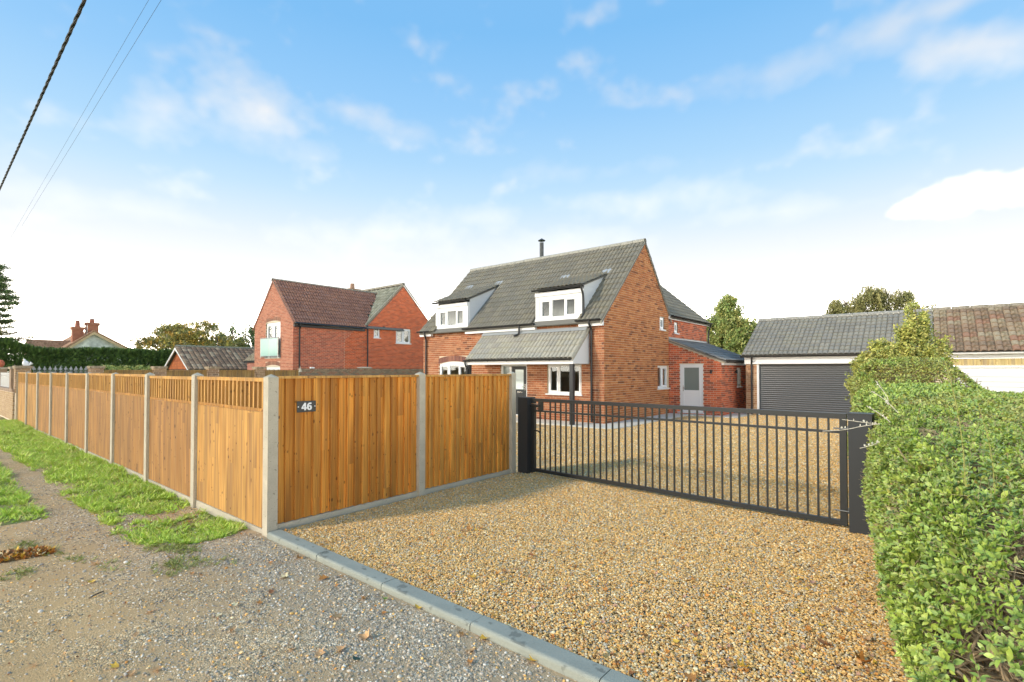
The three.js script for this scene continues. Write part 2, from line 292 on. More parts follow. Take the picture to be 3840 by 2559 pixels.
// slope: origin at the eave's end, u along the eave, s up the slope
function slope(o, u, s) { const n = u.clone().cross(s); return { o, u, s, n, m: new THREE.Matrix4().makeBasis(u, s, n).setPosition(o) }; }
function tiling(list, S, width, length, tw, th, roof, npal, skip, seed = 3, shift = 0) {
  const cols = Math.round(width / tw), rows = Math.ceil((length - 0.02) / th), f = mulberry(seed), sx = width / (cols * tw);
  for (let r = 0; r < rows; r++) for (let c = 0; c < cols; c++) {
    const x = c * tw * sx, y = r * th; if (skip && skip(x + tw * sx / 2, y + th / 2, x, y)) continue;
    const left = Math.min(1, (length - y) / (th * 1.16)); if (left < 0.25) continue;
    const m = new THREE.Matrix4().makeScale(sx, left, 1).setPosition(x, y, 0.012 + (f() - 0.5) * 0.006).premultiply(S.m);
    const pos = V(x + tw / 2, y + th / 2, 0).applyMatrix4(S.m);
    list.push({ m, k: Math.floor(f() * npal), wall: roof, score: facing(pos, S.n) });
  }
}
function ridge(roof, a, b, mat, n, r = 0.11) {           // half-round ridge tiles along a line
  const d = b.clone().sub(a), L = d.length() / n; d.normalize();
  const bend = mulberry(31);
  for (let i = 0; i < n; i++) {
    const g = new THREE.CylinderGeometry(r, r * 1.04, L - 0.012, 10, 1, true, -Math.PI / 2 - 0.25, Math.PI + 0.5); g.rotateZ(Math.PI / 2); g.rotateX(-Math.PI / 2 * 0);
    const q = new THREE.Quaternion().setFromUnitVectors(V(-1, 0, 0), d);
    g.rotateX(-Math.PI / 2); g.applyQuaternion(q); const p = a.clone().addScaledVector(d, (i + 0.5) * L); g.translate(p.x, p.y + (bend() - 0.5) * 0.008, p.z);
    part('ridge_tile', g, mat, roof);
  }
}
function gutter(parent, a, b, mat, r = 0.062) {
  const d = b.clone().sub(a), L = d.length(); d.normalize();
  const g = new THREE.CylinderGeometry(r, r, L, 10, 1, true, 0, Math.PI); g.rotateZ(Math.PI / 2);   // trough opening decided below
  const shellG = []; const n = 10, inner = r - 0.006;
  const s = new THREE.Shape(); s.absarc(0, 0, r, Math.PI, 2 * Math.PI, false); s.absarc(0, 0, inner, 2 * Math.PI, Math.PI, true);
  const e = new THREE.ExtrudeGeometry(s, { depth: L, bevelEnabled: false, curveSegments: n }); e.applyQuaternion(new THREE.Quaternion().setFromUnitVectors(V(0, 0, 1), d)); e.translate(a.x, a.y, a.z); shellG.push(e);
  for (let k = 0.25; k < L; k += 0.85) { const p = a.clone().addScaledVector(d, k); const br = new THREE.TorusGeometry(r + 0.004, 0.007, 4, 10, Math.PI); br.rotateZ(Math.PI); br.applyQuaternion(new THREE.Quaternion().setFromUnitVectors(V(0, 0, 1), d)); br.translate(p.x, p.y, p.z); shellG.push(br); }
  for (const p of [a, b]) { const cap = new THREE.CircleGeometry(r, 10, Math.PI, Math.PI); cap.applyQuaternion(new THREE.Quaternion().setFromUnitVectors(V(0, 0, 1), d)); cap.translate(p.x, p.y, p.z); shellG.push(cap); }
  return part('gutter', shellG, mat, parent);
}
function downpipe(parent, top, foot, out, mat, r = 0.034) { // swan neck from the gutter to the wall, then straight down
  const a = top, b = V(foot.x, top.y - 0.3, foot.z), pts = [a, V(a.x, a.y - 0.09, a.z), V(mix(a.x, b.x, 0.6), a.y - 0.19, mix(a.z, b.z, 0.6)), V(b.x, b.y + 0.02, b.z), b];
  const g = [tube(pts, r, 14, 8), bar(b, foot, r, 10)];
  for (const y of [b.y - 0.05, mix(b.y, foot.y, 0.5), foot.y + 0.25]) { const c = new THREE.CylinderGeometry(r + 0.008, r + 0.008, 0.035, 10); c.translate(foot.x, y, foot.z); g.push(c); g.push(bar(V(foot.x, y, foot.z), V(foot.x - out.x * 0.06, y, foot.z - out.z * 0.06), 0.012, 5)); }
  return part('downpipe', g, mat, parent);
}
// a casement window in frame F filling u0..u1, v0..v1; lights: widths; inset behind the wall face
function windowUnit(parent, F, u0, u1, v0, v1, o = {}) {
  const { lights = [1], inset = 0.05, mat = M.white, glass = M.glass, fw = 0.05, sash = 0.045, sill = true, sillMat = mat, name = 'window', open = null, bottom = 0 } = o;
  const n1 = -inset, n0 = n1 - 0.07, g = [];
  const tot = lights.reduce((a, b) => a + b, 0); let u = u0;
  g.push(fbox(F, u0, u1, v0, v0 + fw, n0, n1), fbox(F, u0, u1, v1 - fw, v1, n0, n1));
  const edges = [u0]; for (const l of lights) { u += (u1 - u0) * l / tot; edges.push(u); }
  edges.forEach((e, i) => { const a = i === 0 ? e : i === edges.length - 1 ? e - fw : e - fw / 2; g.push(fbox(F, a, a + fw, v0 + fw, v1 - fw, n0, n1)); });
  const panes = [];
  for (let i = 0; i < lights.length; i++) {
    const a = edges[i] + (i ? fw / 2 : fw), b = edges[i + 1] - (i === lights.length - 1 ? fw : fw / 2), c = v0 + fw, d = v1 - fw, s = (open ?? lights.map(() => true))[i] ? sash : 0.012, nn = n1 + (s > 0.02 ? 0.016 : -0.012);
    g.push(fbox(F, a - 0.008, a + s, c - 0.008, d + 0.008, n0 + 0.012, nn), fbox(F, b - s, b + 0.008, c - 0.008, d + 0.008, n0 + 0.012, nn), fbox(F, a + s, b - s, c - 0.008, c + s, n0 + 0.012, nn), fbox(F, a + s, b - s, d - s, d + 0.008, n0 + 0.012, nn));
    panes.push(fbox(F, a + s - 0.004, b - s + 0.004, c + s - 0.004, d - s + 0.004, n1 - 0.028, n1 - 0.024));
  }
  const w = part(name, g, mat, parent);
  for (const p of panes) part('pane', p, glass, w);
  if (sill) part('sill', [fbox(F, u0 - 0.05, u1 + 0.05, v0 - 0.045, v0 - 0.002, -inset - 0.02, 0.05)], sillMat, w);
  return w;
}
// ───────────────────────── ground, lane, drive ─────────────────────────
const laneY = (x, z) => {                                 // the lane lies a little below the drive and dips towards the left
  let y = -0.035 - 0.065 * smooth(-4.9, -6.6, x) + 0.03 * smooth(-17, -23, x);
  y += 0.035 * smooth(-0.2, -1.4, z) * smooth(-7, -9, x) * 0.6; y -= 0.02 * smooth(-1.9, -0.6, z) * smooth(-6, -4.6, x);
  return y + 0.012 * (fbm(x * 1.3 + 40, z * 1.3 + 40, 3, 91) - 0.5);
};
function sheet(x0, x1, z0, z1, step, yf, colf) {
  const nx = Math.ceil((x1 - x0) / step), nz = Math.ceil((z1 - z0) / step), g = new THREE.PlaneGeometry(x1 - x0, z1 - z0, nx, nz);
  g.rotateX(-Math.PI / 2); g.translate((x0 + x1) / 2, 0, (z0 + z1) / 2);
  const p = g.attributes.position, uv = g.attributes.uv, col = colf ? new Float32Array(p.count * 3) : null;
  for (let i = 0; i < p.count; i++) { const x = p.getX(i), z = p.getZ(i); p.setY(i, yf(x, z)); uv.setXY(i, x, z); if (col) { const c = colf(x, z); col.set(c, i * 3); } }
  if (col) g.setAttribute('color', new THREE.BufferAttribute(col, 3)); g.computeVertexNormals(); return g;
}
structure('ground', sheet(-400, 400, -400, 400, 100, () => -0.2), std({ map: T.soil, color: C(0.9, 1.2, 0.7), roughness: 1 }), 'rough ground beyond the gardens');
// where the grey stone chippings lie bare (by the kerb and the corner post) and where brown dirt covers them
const dirtiness = (x, z) => clamp(0.5 + 1.5 * (fbm(x * 0.55 + 9, z * 0.9 + 3, 4, 19) - 0.5) + 0.75 * smooth(-1.75, -0.7, z) * smooth(-3.0, -5.5, x) - 0.85 * smooth(-1.35, -2.2, z) * smooth(-6.4, -5.2, x));
structure('lane', sheet(-34, 3, -2.42, 4, 0.1, laneY, (x, z) => { const d = dirtiness(x, z), q = fbm(x * 2.5, z * 2.5, 3, 29); return mix3([1.06, 0.965, 0.82], [1.24, 1.0, 0.65], d).map((k) => k * (0.86 + 0.3 * q) * 1.17); }), std({ map: T.lane, bumpMap: T.laneBump, bumpScale: 0.012, vertexColors: true, roughness: 0.97 }), 'dirt and stone lane running past the fence');
structure('driveway', sheet(-23, 2.5, -21, -2.47, 0.25, (x, z) => -0.016 + 0.016 * (fbm(x * 0.9, z * 0.9, 3, 12) - 0.5)), std({ map: T.gravel, bumpMap: T.gravelBump, bumpScale: 0.012, roughness: 0.95 }), 'pea gravel drive in front of the house');
// garden grass behind the fence and beyond
structure('lawn', sheet(-62, -21, -45, -2.5, 4, () => -0.12), std({ map: T.soil, color: C(0.9, 1.5, 0.6), roughness: 1 }), 'grass of the neighbouring garden');

// pebbles
function pebbleGeo(seed, detail = 1) {
  const g0 = new THREE.IcosahedronGeometry(0.5, detail), p = g0.attributes.position, f = mulberry(seed), k = [rr(0.75, 1.1, f), rr(0.5, 0.72, f), rr(0.8, 1.25, f)], s = f() * 50;
  for (let i = 0; i < p.count; i++) { const x = p.getX(i), y = p.getY(i), z = p.getZ(i), d = 0.84 + 0.34 * vnoise3(x * 2.4 + s, y * 2.4, z * 2.4, 7); p.setXYZ(i, x * d * k[0], y * d * k[1], z * d * k[2]); }
  g0.deleteAttribute('uv'); g0.deleteAttribute('normal');
  const h = new Map(), pos = [], idx = []; for (let i = 0; i < p.count; i++) { const key = [p.getX(i), p.getY(i), p.getZ(i)].map((q) => q.toFixed(4)).join(); if (!h.has(key)) { h.set(key, pos.length / 3); pos.push(p.getX(i), p.getY(i), p.getZ(i)); } idx.push(h.get(key)); }
  const g = new THREE.BufferGeometry(); g.setAttribute('position', new THREE.Float32BufferAttribute(pos, 3)); g.setIndex(idx); g.computeVertexNormals(); return g;
}
const pebbleMat = new THREE.MeshPhysicalMaterial({ color: C(1, 1, 1), roughness: 0.85, specularIntensity: 0.4 });
const inFrame = (p, m = 1.06) => { const q = p.clone().project(camera); return q.z < 1 && Math.abs(q.x) < m && Math.abs(q.y) < m; };
const mtx = (p, q, s) => new THREE.Matrix4().compose(p, q, s);
const spin = (f = rnd) => new THREE.Quaternion().setFromEuler(new THREE.Euler(rr(-0.5, 0.5, f), rr(0, 6.283, f), rr(-0.5, 0.5, f)));
{
  const f = mulberry(2024), sets = [[], [], [], []];
  const zone = (x0, x1, z0, z1, density, s0, s1, ok) => {
    const n = Math.round((x1 - x0) * (z1 - z0) * density);
    for (let i = 0; i < n; i++) {
      const x = rr(x0, x1, f), z = rr(z0, z1, f); if (ok && !ok(x, z)) continue; const p = V(x, 0, z); if (!inFrame(p)) continue;
      const r = f(), s = mix(s0, s1, r * r) * (f() < 0.03 ? 1.4 : 1);
      p.y = -0.009 + 0.011 * f() + 0.012 * (fbm(x * 0.9, z * 0.9, 3, 12) - 0.5);
      const c = pick(PEB, f), k = 0.72 + 0.5 * f();
      sets[i & 3].push({ m: mtx(p, spin(f), V(s, s, s)), c: C(c[0] * k, c[1] * k, c[2] * k) });
    }
  };
  const offPath = (x, z) => !onPath(x, z);
  zone(-5.14, 0.45, -4.6, -2.5, 11500, 0.009, 0.021); zone(-5.14, 0.2, -7.6, -4.6, 7500, 0.011, 0.023); zone(-8.6, -0.2, -13, -7.6, 2900, 0.015, 0.028, offPath); zone(-9.4, 0.2, -20, -13, 1500, 0.02, 0.032, offPath);
  sets.forEach((s, i) => { const g = instanced('gravel', pebbleGeo(10 + i, 1), pebbleMat, s, scene); tag(g, ['golden pea gravel covering the whole drive', 'rounded golden pebbles mixed through the drive gravel', 'honey coloured pebbles lying loose on the drive', 'mixed cream and brown pebbles of the drive'][i], 'gravel'); });
  // loose chippings on the lane
  const ch = [[], []];
  for (let i = 0; i < 300000; i++) {
    const u = f(), x = mix(-11, 0.6, f()), z = mix(-2.33, 1.0, f()), p = V(x, 0, z); if (!inFrame(p)) continue;
    const d = dirtiness(x, z), near = clamp(1.5 - Math.hypot(x, z) / 8); if (f() > (0.16 + 0.84 * (1 - d)) * near * 0.45) continue;
    const s = 0.005 + 0.016 * Math.pow(f(), 2.6) + (f() < 0.012 ? 0.016 : 0); p.y = laneY(x, z) + s * 0.12;
    const c = f() < 0.12 ? pick(PEB, f) : pick(CHIP, f), k = 0.85 + 0.55 * f(); ch[i & 1].push({ m: mtx(p, spin(f), V(s, s, s)), c: C(c[0] * k, c[1] * k * 0.98, c[2] * k * 0.96) });
  }
  ch.forEach((s, i) => tag(instanced('loose_stones', pebbleGeo(30 + i, 0), pebbleMat, s, scene), ['grey stone chippings scattered over the dirt lane', 'pale broken stones loose along the lane beside the kerb'][i], 'stones'));
}
// ───────────────────────── concrete path round the house ─────────────────────────
function onPath(x, z) {
  return (x < -7.05 && z < -12.42 && z > -13.6) || (x > -7.6 && x < -6.72 && z < -12.9 && z > -19.5) || (Math.hypot(x + 7.25, z + 12.95) < 0.53) || (x > -8 && x < -5.05 && z < -18.15);
}
{
  const s = new THREE.Shape(); s.moveTo(-16.6, 13.5); s.lineTo(-16.6, 12.45); s.lineTo(-7.3, 12.45); s.quadraticCurveTo(-6.72, 12.45, -6.72, 13.05); s.lineTo(-6.72, 17.6); s.quadraticCurveTo(-6.72, 18.15, -6.2, 18.15); s.lineTo(-5.6, 18.15); s.quadraticCurveTo(-5.05, 18.15, -5.05, 18.8); s.lineTo(-5.05, 23); s.lineTo(-8.5, 23); s.lineTo(-8.5, 13.5); s.closePath();
  const g = new THREE.ExtrudeGeometry(s, { depth: 0.075, bevelEnabled: true, bevelSize: 0.008, bevelThickness: 0.008, bevelSegments: 2, curveSegments: 12 }); g.rotateX(-Math.PI / 2); g.translate(0, -0.06, 0);
  structure('path', metreUV(g), M.path, 'pale concrete path along the foot of the house');
}
// ───────────────────────── kerb between lane and drive ─────────────────────────
{
  const k = thing('edging_kerb', 'pale grey concrete kerb edging between the lane and the gravel drive', 'kerb');
  const sec = new THREE.Shape(); sec.moveTo(0, -0.14); sec.lineTo(0, 0.0); sec.quadraticCurveTo(0.004, 0.016, 0.022, 0.018); sec.lineTo(0.132, 0.018); sec.lineTo(0.14, 0.01); sec.lineTo(0.14, -0.14); sec.closePath();
  const f = mulberry(5);
  for (let i = 0; i < 6; i++) {
    const x0 = -5.13 + i * 0.945, L = 0.938, g = new THREE.ExtrudeGeometry(sec, { depth: L, bevelEnabled: false, curveSegments: 4 }); // x: away from the lane, z: along
    g.rotateY(Math.PI / 2); g.translate(x0, rr(-0.003, 0.003, f), -2.352 + rr(-0.003, 0.003, f)); metreUV(g);
    part('kerb_stone', g, M.kerb, k);
  }
}
// ───────────────────────── fences ─────────────────────────
function featherBoard(w, h, t0, t1, ox, oy) {              // wedge section, uv offset so that each board has its own grain
  const s = new THREE.Shape(); s.moveTo(0, 0); s.lineTo(w, 0); s.lineTo(w, t1); s.lineTo(w * 0.04, t0); s.lineTo(0, t0 - 0.001); s.closePath();
  const g = new THREE.ExtrudeGeometry(s, { depth: h, bevelEnabled: false }); g.rotateX(-Math.PI / 2); g.scale(1, 1, 1);   // x across, y up, -z is out
  const p = g.attributes.position, uv = g.attributes.uv; for (let i = 0; i < p.count; i++) uv.setXY(i, p.getX(i) * 1 + ox + p.getZ(i), p.getY(i) + oy); return g;
}
function postGeo(F, u, w, v0, v1, n0, n1) {                // concrete post with a pyramid top
  const g = [fbox(F, u - w / 2, u + w / 2, v0, v1 - 0.03, n0, n1)];
  const c = new THREE.ConeGeometry(w * 0.7071, 0.032, 4, 1); c.rotateY(Math.PI / 4); c.scale(1, 1, (n1 - n0) / w); c.translate(u, v1 - 0.03 + 0.016, (n0 + n1) / 2); g.push(c.applyMatrix4(F.m)); return g;
}
const woodTints = [[1, 1, 1], [0.86, 0.8, 0.72], [1.14, 1.14, 1.1], [0.96, 1.0, 1.08], [1.06, 0.97, 0.85], [0.74, 0.68, 0.6]];
const boardMats = woodTints.map((c) => std({ map: T.wood, bumpMap: T.woodBump, bumpScale: 0.003, roughness: 0.76, color: C(c[0] * 1.2, c[1] * 1.08, c[2] * 0.8) }));
const boardMatsZ = woodTints.map((c) => std({ map: T.wood, bumpMap: T.woodBump, bumpScale: 0.002, roughness: 0.76, color: C(c[0] * 0.78, c[1] * 0.8, c[2] * 0.95) }));
{
  // long fence beside the lane: u runs to the left, seen from the lane
  const fence = thing('side_fence', 'long golden timber fence with trellis top and concrete posts beside the lane', 'fence');
  const F = frame(V(0, 0, -2.415), V(1, 0, 0), V(0, 0, 1)), f = mulberry(88);
  const posts = [-5.225]; for (let i = 1; i <= 9; i++) posts.push(-5.29 - 1.966 * i);
  posts.forEach((x, i) => { const top = 1.605 + (i ? rr(-0.008, 0.012, f) : 0); part(i ? 'post' : 'corner_post', postGeo(F, x, 0.108, -0.35, top, -0.058, 0.048), M.concrete, fence, i ? undefined : 'thick concrete corner post with a pyramid top'); });
  for (let i = 0; i < 9; i++) {
    const x1 = posts[i] - 0.057, x0 = posts[i + 1] + 0.057, w = x1 - x0, dy = rr(-0.012, 0.012, f), base = 0.0 + dy;
    part('gravel_board', fbox(F, x0 - 0.02, x1 + 0.02, -0.22, base, -0.03, 0.018), M.concrete, fence);
    const p = part('fence_panel', [fbox(F, x0, x1, 1.215 + dy, 1.25 + dy, -0.045, 0.012), fbox(F, x0, x1, base + 0.15, base + 0.2, -0.06, -0.025), fbox(F, x0, x1, base + 0.65, base + 0.7, -0.06, -0.025), fbox(F, x0, x0 + 0.035, base, 1.25 + dy, -0.045, -0.012), fbox(F, x1 - 0.035, x1, base, 1.25 + dy, -0.045, -0.012)], M.woodDark, fence);
    const n = 17, bw = w / n, tint = [1.1, 0.84, 0.76, 0.8, 0.8, 0.86, 0.82, 0.98, 1.04][i], run = [0, 1, 2].map((q) => std({ map: T.wood, bumpMap: T.woodBump, bumpScale: 0.003, roughness: 0.76, color: C(0.8 * tint * (1 + 0.05 * (q - 1)), 0.8 * tint * (1 + 0.04 * (q - 1)) * (tint < 0.9 ? 0.97 : 1.04), 0.95 * tint) }));
    for (let k = 0; k < n; k++) {                          // boards lap so that the thick edges look away from the corner
      const g = featherBoard(bw + 0.014, 1.205 + dy - base, 0.012, 0.005, f() * 5, f() * 5);
      const m = new THREE.Matrix4().makeBasis(V(1, 0, 0), V(0, 1, 0), V(0, 0, 1)).setPosition(x0 + k * bw, base + 0.006, -0.0);
      g.scale(1, 1, -1); fixWinding(g); g.applyMatrix4(m); g.applyMatrix4(F.m); part('board', g, pick(run, f), p);
    }
    const tr = part('trellis', [fbox(F, x0, x1, 1.532 + dy, 1.572 + dy, -0.038, 0.02), fbox(F, x0, x0 + 0.03, 1.25 + dy, 1.532 + dy, -0.03, 0.012), fbox(F, x1 - 0.03, x1, 1.25 + dy, 1.532 + dy, -0.03, 0.012)], M.woodPale, fence);
    for (let k = 0; k < 4; k++) part('cross_slat', fbox(F, x0 + 0.03, x1 - 0.03, 1.285 + dy + k * 0.066, 1.303 + dy + k * 0.066, -0.036, -0.022), M.woodDark, tr);
    const ns = 17; for (let k = 0; k < ns; k++) { const u = x0 + 0.03 + (k + 0.75) * (w - 0.06) / (ns + 0.5); const g = fbox(F, u - 0.0, u + 0.034, 1.25 + dy, 1.532 + dy, -0.021, 0.014); const ofs = f() * 3; const uv = g.attributes.uv; for (let q = 0; q < uv.count; q++) uv.setXY(q, uv.getX(q) + ofs, uv.getY(q) + ofs); part('slat', g, M.woodPale, tr); }
  }
}
function fixWinding(g) { const p = g.attributes.position, n = g.attributes.normal, uv = g.attributes.uv; for (let i = 0; i < p.count; i += 3) for (const a of [p, n, uv]) { const s = a.itemSize; for (let k = 0; k < s; k++) { const t = a.array[(i + 1) * s + k]; a.array[(i + 1) * s + k] = a.array[(i + 2) * s + k]; a.array[(i + 2) * s + k] = t; } } g.computeVertexNormals(); }
{
  // two panels along the drive
  const fence = thing('drive_fence', 'two close-board timber panels with concrete posts between corner and gate', 'fence');
  const F = frame(V(-5.2, 0, 0), V(0, 0, -1), V(1, 0, 0)), f = mulberry(99), P = [2.417, 4.39, 6.3];
  part('post', postGeo(F, P[1], 0.1, -0.3, 1.625, -0.07, 0.03), M.concrete, fence); part('post', postGeo(F, P[2], 0.1, -0.3, 1.625, -0.07, 0.03), M.concrete, fence);
  for (let i = 0; i < 2; i++) {
    const u0 = P[i] + 0.052, u1 = P[i + 1] - 0.052, w = u1 - u0, n = 18, bw = w / n;
    part('gravel_board', fbox(F, u0 - 0.02, u1 + 0.02, -0.2, 0.052, -0.045, 0.0), M.concrete, fence);
    const p = part('fence_panel', [fbox(F, u0, u1, 0.3, 0.37, -0.075, -0.03), fbox(F, u0, u1, 0.85, 0.92, -0.075, -0.03), fbox(F, u0, u1, 1.4, 1.47, -0.075, -0.03)], M.woodDark, fence);
    part('capping', fbox(F, u0, u1, 1.558, 1.585, -0.07, 0.016), M.woodPale, fence);
    for (let k = 0; k < n; k++) {
      const g = featherBoard(bw + 0.018, 1.502, 0.04, 0.006, f() * 5, f() * 5);
      g.scale(1, 1, -1); fixWinding(g);
      const tilt = new THREE.Matrix4().makeRotationY(-0.0); g.applyMatrix4(tilt); g.translate(u0 + k * bw - 0.006, 0.054 + rr(0, 0.006, f), -0.044 + rr(0, 0.005, f)); g.applyMatrix4(F.m);
      part('board', g, i ? pick([boardMats[0], boardMats[3], boardMats[2], boardMats[4]], f) : pick([boardMats[0], boardMats[1], boardMats[4], boardMats[5], boardMats[0]], f), p);
    }
  }
}
// ───────────────────────── house number ─────────────────────────
{
  const s = thing('house_number', 'small black house number plate reading 46 screwed to the fence', 'sign'); s.position.set(-5.193, 0, 0);
  const F = frame(V(0, 1.255, -2.787), V(0, 0, -1), V(1, 0, 0));
  const r = new THREE.Shape(); const w = 0.107, h = 0.06, c = 0.008; r.moveTo(-w + c, -h); r.lineTo(w - c, -h); r.quadraticCurveTo(w, -h, w, -h + c); r.lineTo(w, h - c); r.quadraticCurveTo(w, h, w - c, h); r.lineTo(-w + c, h); r.quadraticCurveTo(-w, h, -w, h - c); r.lineTo(-w, -h + c); r.quadraticCurveTo(-w, -h, -w + c, -h);
  const pg = new THREE.ExtrudeGeometry(r, { depth: 0.006, bevelEnabled: false }); part('plate', pg.applyMatrix4(F.m), std({ color: C(0.03, 0.031, 0.03), roughness: 0.4 }), s);
  const font = await new FontLoader().loadAsync('fonts/droid/droid_sans_bold.typeface.json');
  const tg = new TextGeometry('46', { font, size: 0.077, depth: 0.003, curveSegments: 6, bevelEnabled: true, bevelSize: 0.0018, bevelThickness: 0.001, bevelSegments: 1 }); tg.computeBoundingBox(); const b = tg.boundingBox; tg.translate(-(b.min.x + b.max.x) / 2, -(b.min.y + b.max.y) / 2, 0.0062); part('digits', tg.applyMatrix4(F.m), M.white, s);
  for (const u of [-0.094, 0.094]) { const g = new THREE.CylinderGeometry(0.0065, 0.0065, 0.004, 12); g.rotateX(Math.PI / 2); g.translate(u, 0, 0.008); part('screw', g.applyMatrix4(F.m), M.white, s); }
}
// ───────────────────────── gate ─────────────────────────
{
  const postMat = std({ color: C(0.026, 0.028, 0.03), roughness: 0.5 });
  const mk = (name, label, x, z, w, d, rot) => {
    const t = thing(name, label, 'gate post'); t.position.set(x, 0, z); t.rotation.y = rot;
    part('shaft', box(-w / 2, w / 2, -0.2, 1.196, -d / 2, d / 2), postMat, t); part('cap', box(-w / 2 - 0.003, w / 2 + 0.003, 1.197, 1.209, -d / 2 - 0.003, d / 2 + 0.003), M.gate, t);
    return t;
  };
  const rot = Math.atan2(0.2, 4.3);
  mk('gate_post', 'square black gate post beside the last fence panel', -5.03, -6.45, 0.2, 0.2, -rot); mk('gate_post', 'square black gate post against the green hedge', -0.537, -6.25, 0.2, 0.2, -rot);
  const g = thing('drive_gate', 'wide black steel bar gate closing the gravel drive', 'gate'); g.position.set(-4.915, 0, -6.452); g.rotation.y = -Math.atan2(0.19, 4.26);
  const L = 4.255, d = 0.026;
  part('frame', [box(0, L, 1.145, 1.195, -d, d), box(0, L, 0.035, 0.085, -d, d), box(0, 0.062, 0.085, 1.145, -d, d), box(L - 0.062, L, 0.085, 1.145, -d, d)], M.gate, g);
  part('rail', box(0.062, L - 0.062, 0.985, 1.012, -0.0155, 0.0155), M.gate, g);
  const n = 40, sp = (L - 0.124) / (n + 1);
  for (let i = 1; i <= n; i++) { const x = 0.062 + i * sp; part('bar', [box(x - 0.0095, x + 0.0095, i < 3 ? 0.085 : 0.0852, i < 3 ? 0.985 : 1.145, -0.0095, 0.0095)], M.gate, g); }
  const latch = part('latch', [box(-0.09, 0.19, 1.055, 1.1, d + 0.002, d + 0.014), box(0.15, 0.215, 1.005, 1.145, -0.02, 0.034), bar(V(0.02, 1.09, d + 0.02), V(0.19, 1.09, d + 0.02), 0.011, 8), tube([V(-0.03, 1.09, d + 0.02), V(-0.06, 1.085, d + 0.03), V(-0.075, 1.04, d + 0.034), V(-0.08, 1.0, d + 0.036)], 0.009, 10, 6), bar(V(0.1, 1.06, d + 0.02), V(0.1, 1.0, d + 0.02), 0.008, 6)], M.gate, g);
  part('bolt', [bar(V(0.0, 1.112, d + 0.022), V(0.16, 1.112, d + 0.022), 0.006, 8)], M.chrome, latch);
  part('handle', [tube([V(0.055, 0.685, 0.03), V(0.14, 0.685, 0.032), V(0.175, 0.67, 0.033), V(0.2, 0.62, 0.034)], 0.011, 12, 6)], M.gate, g);
  for (const y of [1.02, 0.17]) part('hinge', [bar(V(L - 0.11, y + 0.02, d + 0.012), V(L + 0.06, y + 0.02, d + 0.012), 0.008, 8), box(L + 0.004, L + 0.028, y - 0.01, y + 0.05, -0.012, 0.02)], M.hinge, g);
}
// ───────────────────────── the brick house ─────────────────────────
const BR_FRONT = [[0.423, 0.173, 0.0778], [0.364, 0.135, 0.059], [0.465, 0.201, 0.0936], [0.389, 0.129, 0.0536], [0.313, 0.111, 0.0482], [0.186, 0.066, 0.0349]];
const BR_GABLE = [[0.508, 0.2, 0.0648], [0.448, 0.164, 0.0524], [0.569, 0.24, 0.0823], [0.484, 0.168, 0.0524], [0.375, 0.132, 0.0424], [0.242, 0.084, 0.0324]];
const BR_RED = [[0.689, 0.178, 0.0756], [0.614, 0.149, 0.0626], [0.778, 0.214, 0.0907], [0.554, 0.137, 0.0655], [0.359, 0.107, 0.0605]];
const TILE_G = [[0.227, 0.203, 0.151], [0.206, 0.185, 0.14], [0.246, 0.22, 0.162], [0.214, 0.195, 0.151], [0.235, 0.21, 0.149]];
const TILE_BLUE = [[0.237, 0.23, 0.211], [0.213, 0.207, 0.189], [0.269, 0.253, 0.227]];
const mortarBuff = std({ map: T.mortar, color: C(0.78, 0.62, 0.43), roughness: 0.95 }), mortarPale = std({ map: T.mortar, color: C(0.80, 0.66, 0.50), roughness: 0.95 });
const tileMain = tileGeo(0.3, 0.3, 2, 0.046);
const TILE_P = TILE_G.map((c) => c.map((k, i) => k * [1.75, 1.8, 1.95][i])), TILE_N = TILE_G.map((c) => c.map((k, i) => k * [1.35, 1.38, 1.5][i]));
